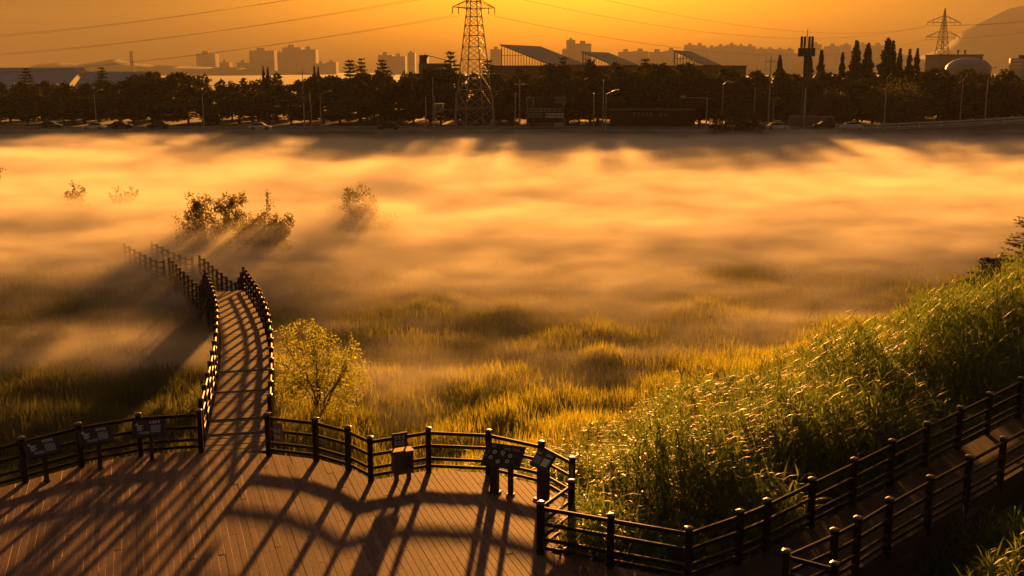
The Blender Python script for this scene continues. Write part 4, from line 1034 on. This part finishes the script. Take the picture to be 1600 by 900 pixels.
# ------------------------------------------------------------------ far city and hills
def tower(blocks, Y, label, group=None):
    xs_ = [b_[0] for b_ in blocks]+[b_[1] for b_ in blocks]; mid = (min(xs_)+max(xs_))/2; c = at_depth(mid, 110, Y)
    root = empty('apartment_block', (c.x, Y, -2), 0, label, 'building', group)
    for i, (xa, xb, tp) in enumerate(blocks):
        a, b_ = at_depth(xa, tp, Y), at_depth(xb, tp, Y); dp = 40+3*(i % 3)
        b = MB(); b.box((a.x-c.x, -i*.4, 0), (b_.x-c.x-.05, dp, a.z+2)); b.build('wall', M_['city'], root)
        w_ = b_.x-a.x
        b = MB(); b.box((a.x-c.x+w_*.3, 4, a.z+2.003), (a.x-c.x+w_*.62, 14, a.z+2+min(8, w_*.22))); b.build('roof_house', M_['city'], root)
CITY = [([(306, 336, 84)], 'square faint tower standing alone nearest the chimney'), ([(343, 358, 97)], 'tiny low block between the square tower and the wide tower'), ([(370, 389, 98)], 'low faint block leaning against the wide tower'),
        ([(389, 428, 79)], 'wide flat-topped faint tower'), ([(433, 441, 81), (441, 470, 74), (471, 493, 77)], 'broad stepped tower cluster, the tallest over the dark trees'), ([(493, 510, 99), (510, 525, 97)], 'low faint block beside the stepped cluster'),
        ([(591, 613, 86), (613, 633, 88), (637, 648, 82)], 'low stepped block behind the wide cedar'), ([(766, 785, 77)], 'block between the big pylon and the first factory roof'),
        ([(879, 886, 77), (886, 899, 62), (899, 924, 68)], 'stepped tower pair between the first two factory roofs'), ([(968, 990, 81), (990, 1013, 80)], 'low block behind the second factory roof'), ([(1016, 1040, 81), (1040, 1060, 79)], 'low block behind the third factory roof')]
for bl, lb in CITY: tower(bl, 3200, lb)
HCITY = [([(1072, 1086, 70), (1086, 1103, 71)], 'first block on the crest of the distant housing ridge, over the third factory roof'), ([(1106, 1120, 74), (1120, 1134, 72)], 'second block along the distant housing ridge'), ([(1137, 1152, 70), (1152, 1166, 72), (1166, 1181, 72)], 'wide stepped block in the middle of the distant housing ridge'),
         ([(1185, 1196, 76), (1199, 1210, 76)], 'low pair of blocks on the distant ridge before the phone mast'), ([(1214, 1226, 77), (1229, 1241, 77)], 'last low blocks on the distant ridge before the phone mast'), ([(1268, 1284, 69)], 'block on the distant ridge just past the phone mast'), ([(1293, 1312, 72)], 'block on the distant ridge before the tall cypress pair'),
         ([(1318, 1330, 70)], 'narrow block on the ridge showing beside the tall cypress pair'), ([(1343, 1356, 69), (1364, 1384, 71)], 'blocks on the ridge showing between the tall cypresses')]
for bl, lb in HCITY: tower(bl, 3500, lb)
ch = at_depth(205, 80, 2600)
root = empty('chimney', (ch.x, 2600, -2), 0, 'lone tall chimney rising behind the warehouse roofs', 'chimney')
b = MB(); b.tube([(0, 0, 0), (0, 0, ch.z-1)], [5.0, 4.0], 14); b.build('shaft', M_['city'], root)
b = MB(); b.tube([(0, 0, ch.z-1), (0, 0, ch.z+2)], [4.6, 4.6], 14); b.build('rim', M_['city'], root)
def hill(profile, Y, deep, rough=1.0):
    xs_ = np.linspace(profile[0][0], profile[-1][0], 90); ys_ = np.interp(xs_, [p[0] for p in profile], [p[1] for p in profile])
    g = np.random.default_rng(int(profile[0][0])+1000)
    ys_ = ys_-rough*g.random(len(xs_))*np.clip((112-ys_)/12, 0, 1)
    rows = []
    for f, yoff in ((0, -deep), (.35, -deep*.7), (.75, -deep*.3), (1, 0), (.6, deep*.5), (0, deep)):
        row = []
        for x, y in zip(xs_, ys_):
            p = at_depth(x, y, Y); row.append((p.x*(1+yoff/Y*.5), Y+yoff, -6+(p.z+6)*f))
        rows.append(row)
    V = np.array(rows).reshape(-1, 3); m = len(xs_); i_ = np.arange(len(rows)*m).reshape(len(rows), m)
    Q_ = np.stack([i_[:-1, :-1], i_[:-1, 1:], i_[1:, 1:], i_[1:, :-1]], -1).reshape(-1, 4)
    tag(link('hill', np_mesh('hill', V, Q_, M_['hill'], True)), kind='structure')
hill([(20, 112), (60, 101), (90, 98), (130, 100), (150, 98), (180, 92), (205, 99), (230, 101), (255, 103), (290, 104), (380, 106), (440, 111)], 2900, 250)
hill([(1030, 108), (1060, 92), (1080, 78), (1180, 80), (1260, 84), (1290, 78), (1390, 80), (1420, 88), (1470, 100), (1530, 112)], 3640, 180)
hill([(1400, 112), (1440, 88), (1480, 72), (1500, 51), (1520, 42), (1550, 27), (1580, 13), (1600, 9), (1640, 14), (1720, 40), (1800, 80), (1900, 112)], 4000, 400)

# ------------------------------------------------------------------ air: haze and ground mist
def volume(name, dens, col, g):
    m = bpy.data.materials.new(name); m.use_nodes = True; t = m.node_tree; t.nodes.clear()
    o = t.nodes.new('ShaderNodeOutputMaterial'); v = t.nodes.new('ShaderNodeVolumePrincipled')
    v.inputs['Color'].default_value = (*col, 1); v.inputs['Density'].default_value = dens; v.inputs['Anisotropy'].default_value = g
    t.links.new(v.outputs[0], o.inputs['Volume']); return m, t, v
hz_m, _, _ = volume('haze', .00008, (1, .97, .93), 0.0)
b = MB(); b.box((-5600, -300, -5.2), (5600, 4900, 262)); tag(b.build('haze', hz_m), kind='stuff')
mm, t, v = volume('mist', .1, (1, .985, .95), .30)
N_, Lk = t.nodes, t.links
geo = N_.new('ShaderNodeNewGeometry'); sep = N_.new('ShaderNodeSeparateXYZ'); Lk.new(geo.outputs['Position'], sep.inputs[0])
def Mth(op, a, b_=None, c=None):
    nd = N_.new('ShaderNodeMath'); nd.operation = op
    for i, x in enumerate((a, b_, c)):
        if x is None: continue
        if isinstance(x, (int, float)): nd.inputs[i].default_value = x
        else: Lk.new(x, nd.inputs[i])
    return nd.outputs[0]
def SS(x, a, b_, c=0, d=1):
    nd = N_.new('ShaderNodeMapRange'); nd.interpolation_type = 'SMOOTHSTEP'; Lk.new(x, nd.inputs[0])
    for i, k2 in enumerate((a, b_, c, d)): nd.inputs[i+1].default_value = k2
    return nd.outputs[0]
def noise(sc, det):
    mp = N_.new('ShaderNodeMapping'); Lk.new(geo.outputs['Position'], mp.inputs[0]); mp.inputs['Scale'].default_value = sc
    nz = N_.new('ShaderNodeTexNoise'); nz.inputs['Detail'].default_value = det; nz.inputs['Scale'].default_value = 1; nz.inputs['Distortion'].default_value = .4; Lk.new(mp.outputs[0], nz.inputs[0]); return nz.outputs[0]
X, Y_, Z = sep.outputs
n1 = noise((.022, .055, .12), 2); n2 = noise((.10, .20, .35), 1)
n3 = noise((.22, .50, .9), 2)                                                # small wisps
nn = Mth('ADD', Mth('MULTIPLY', n1, .50), Mth('ADD', Mth('MULTIPLY', n2, .32), Mth('MULTIPLY', n3, .18)))
zt_ = Mth('ADD', Z, Mth('MULTIPLY', Mth('SUBTRACT', nn, .5), -4.6))
wd = N_.new('ShaderNodeMapRange'); Lk.new(Y_, wd.inputs[0])                      # the layer thins towards the deck
for i, k2 in enumerate((39, 89, 3.1, -.2)): wd.inputs[i+1].default_value = k2
zt_ = Mth('ADD', zt_, wd.outputs[0])
zt_ = Mth('SUBTRACT', zt_, SS(Y_, 160, 205, 0, -.25))     # and banks up against the road
patch = 0.0
for cx_, cy_, rx_, ry_, am in ((-19, 51, 8, 5, 1.3), (-5.5, 47, 6, 4.5, 1.1), (-20, 77, 10, 6, .7), (-21, 67, 7, 6, .7), (-12, 88, 7, 5, 1.3)):          # thicker banks beside the boardwalk
    px_ = Mth('DIVIDE', Mth('ADD', X, -cx_), rx_); py_ = Mth('DIVIDE', Mth('ADD', Y_, -cy_), ry_)
    pd = SS(Mth('SQRT', Mth('ADD', Mth('MULTIPLY', px_, px_), Mth('MULTIPLY', py_, py_))), .2, 1.2, am, 0)
    patch = Mth('ADD', patch, pd) if patch else pd
zt_ = Mth('SUBTRACT', zt_, patch)
hf = SS(zt_, -3.2, .0, 1, 0)
yw = Mth('ADD', Y_, Mth('MULTIPLY', Mth('SUBTRACT', nn, .5), 34))
# the mist reaches nearest on the open side of the boardwalk and stays off the reed bank
s_bank = Mth('ADD', Mth('MULTIPLY', X, .729), Mth('MULTIPLY', Y_, -.684))
yf = Mth('MINIMUM', Mth('ADD', SS(yw, 38, 52, .02, 1), Mth('MULTIPLY', patch, .45)), 1.0)
bank_off = SS(s_bank, -20, -40, 0, 1)
d_ = Mth('MULTIPLY', Mth('MULTIPLY', hf, yf), Mth('MULTIPLY', SS(nn, .3, .68, .6, 1.4), .19))
d_ = Mth('MULTIPLY', Mth('MULTIPLY', d_, SS(n3, .32, .66, .45, 1.55)), SS(Y_, 46, 78, 1.3, 1))
d_ = Mth('MULTIPLY', d_, SS(s_bank, -16, -34, .05, 1))
Lk.new(d_, v.inputs['Density'])
b = MB(); b.box((-170, 31, -4.6), (170, 210.6, 1.6)); tag(b.build('mist', mm), kind='stuff')

for o in S.objects:
    if o.name.split('.')[0] in ('lettering', 'caption', 'small_lettering', 'title_lettering', 'corrugation', 'bracing'): o['kind'] = 'stuff'
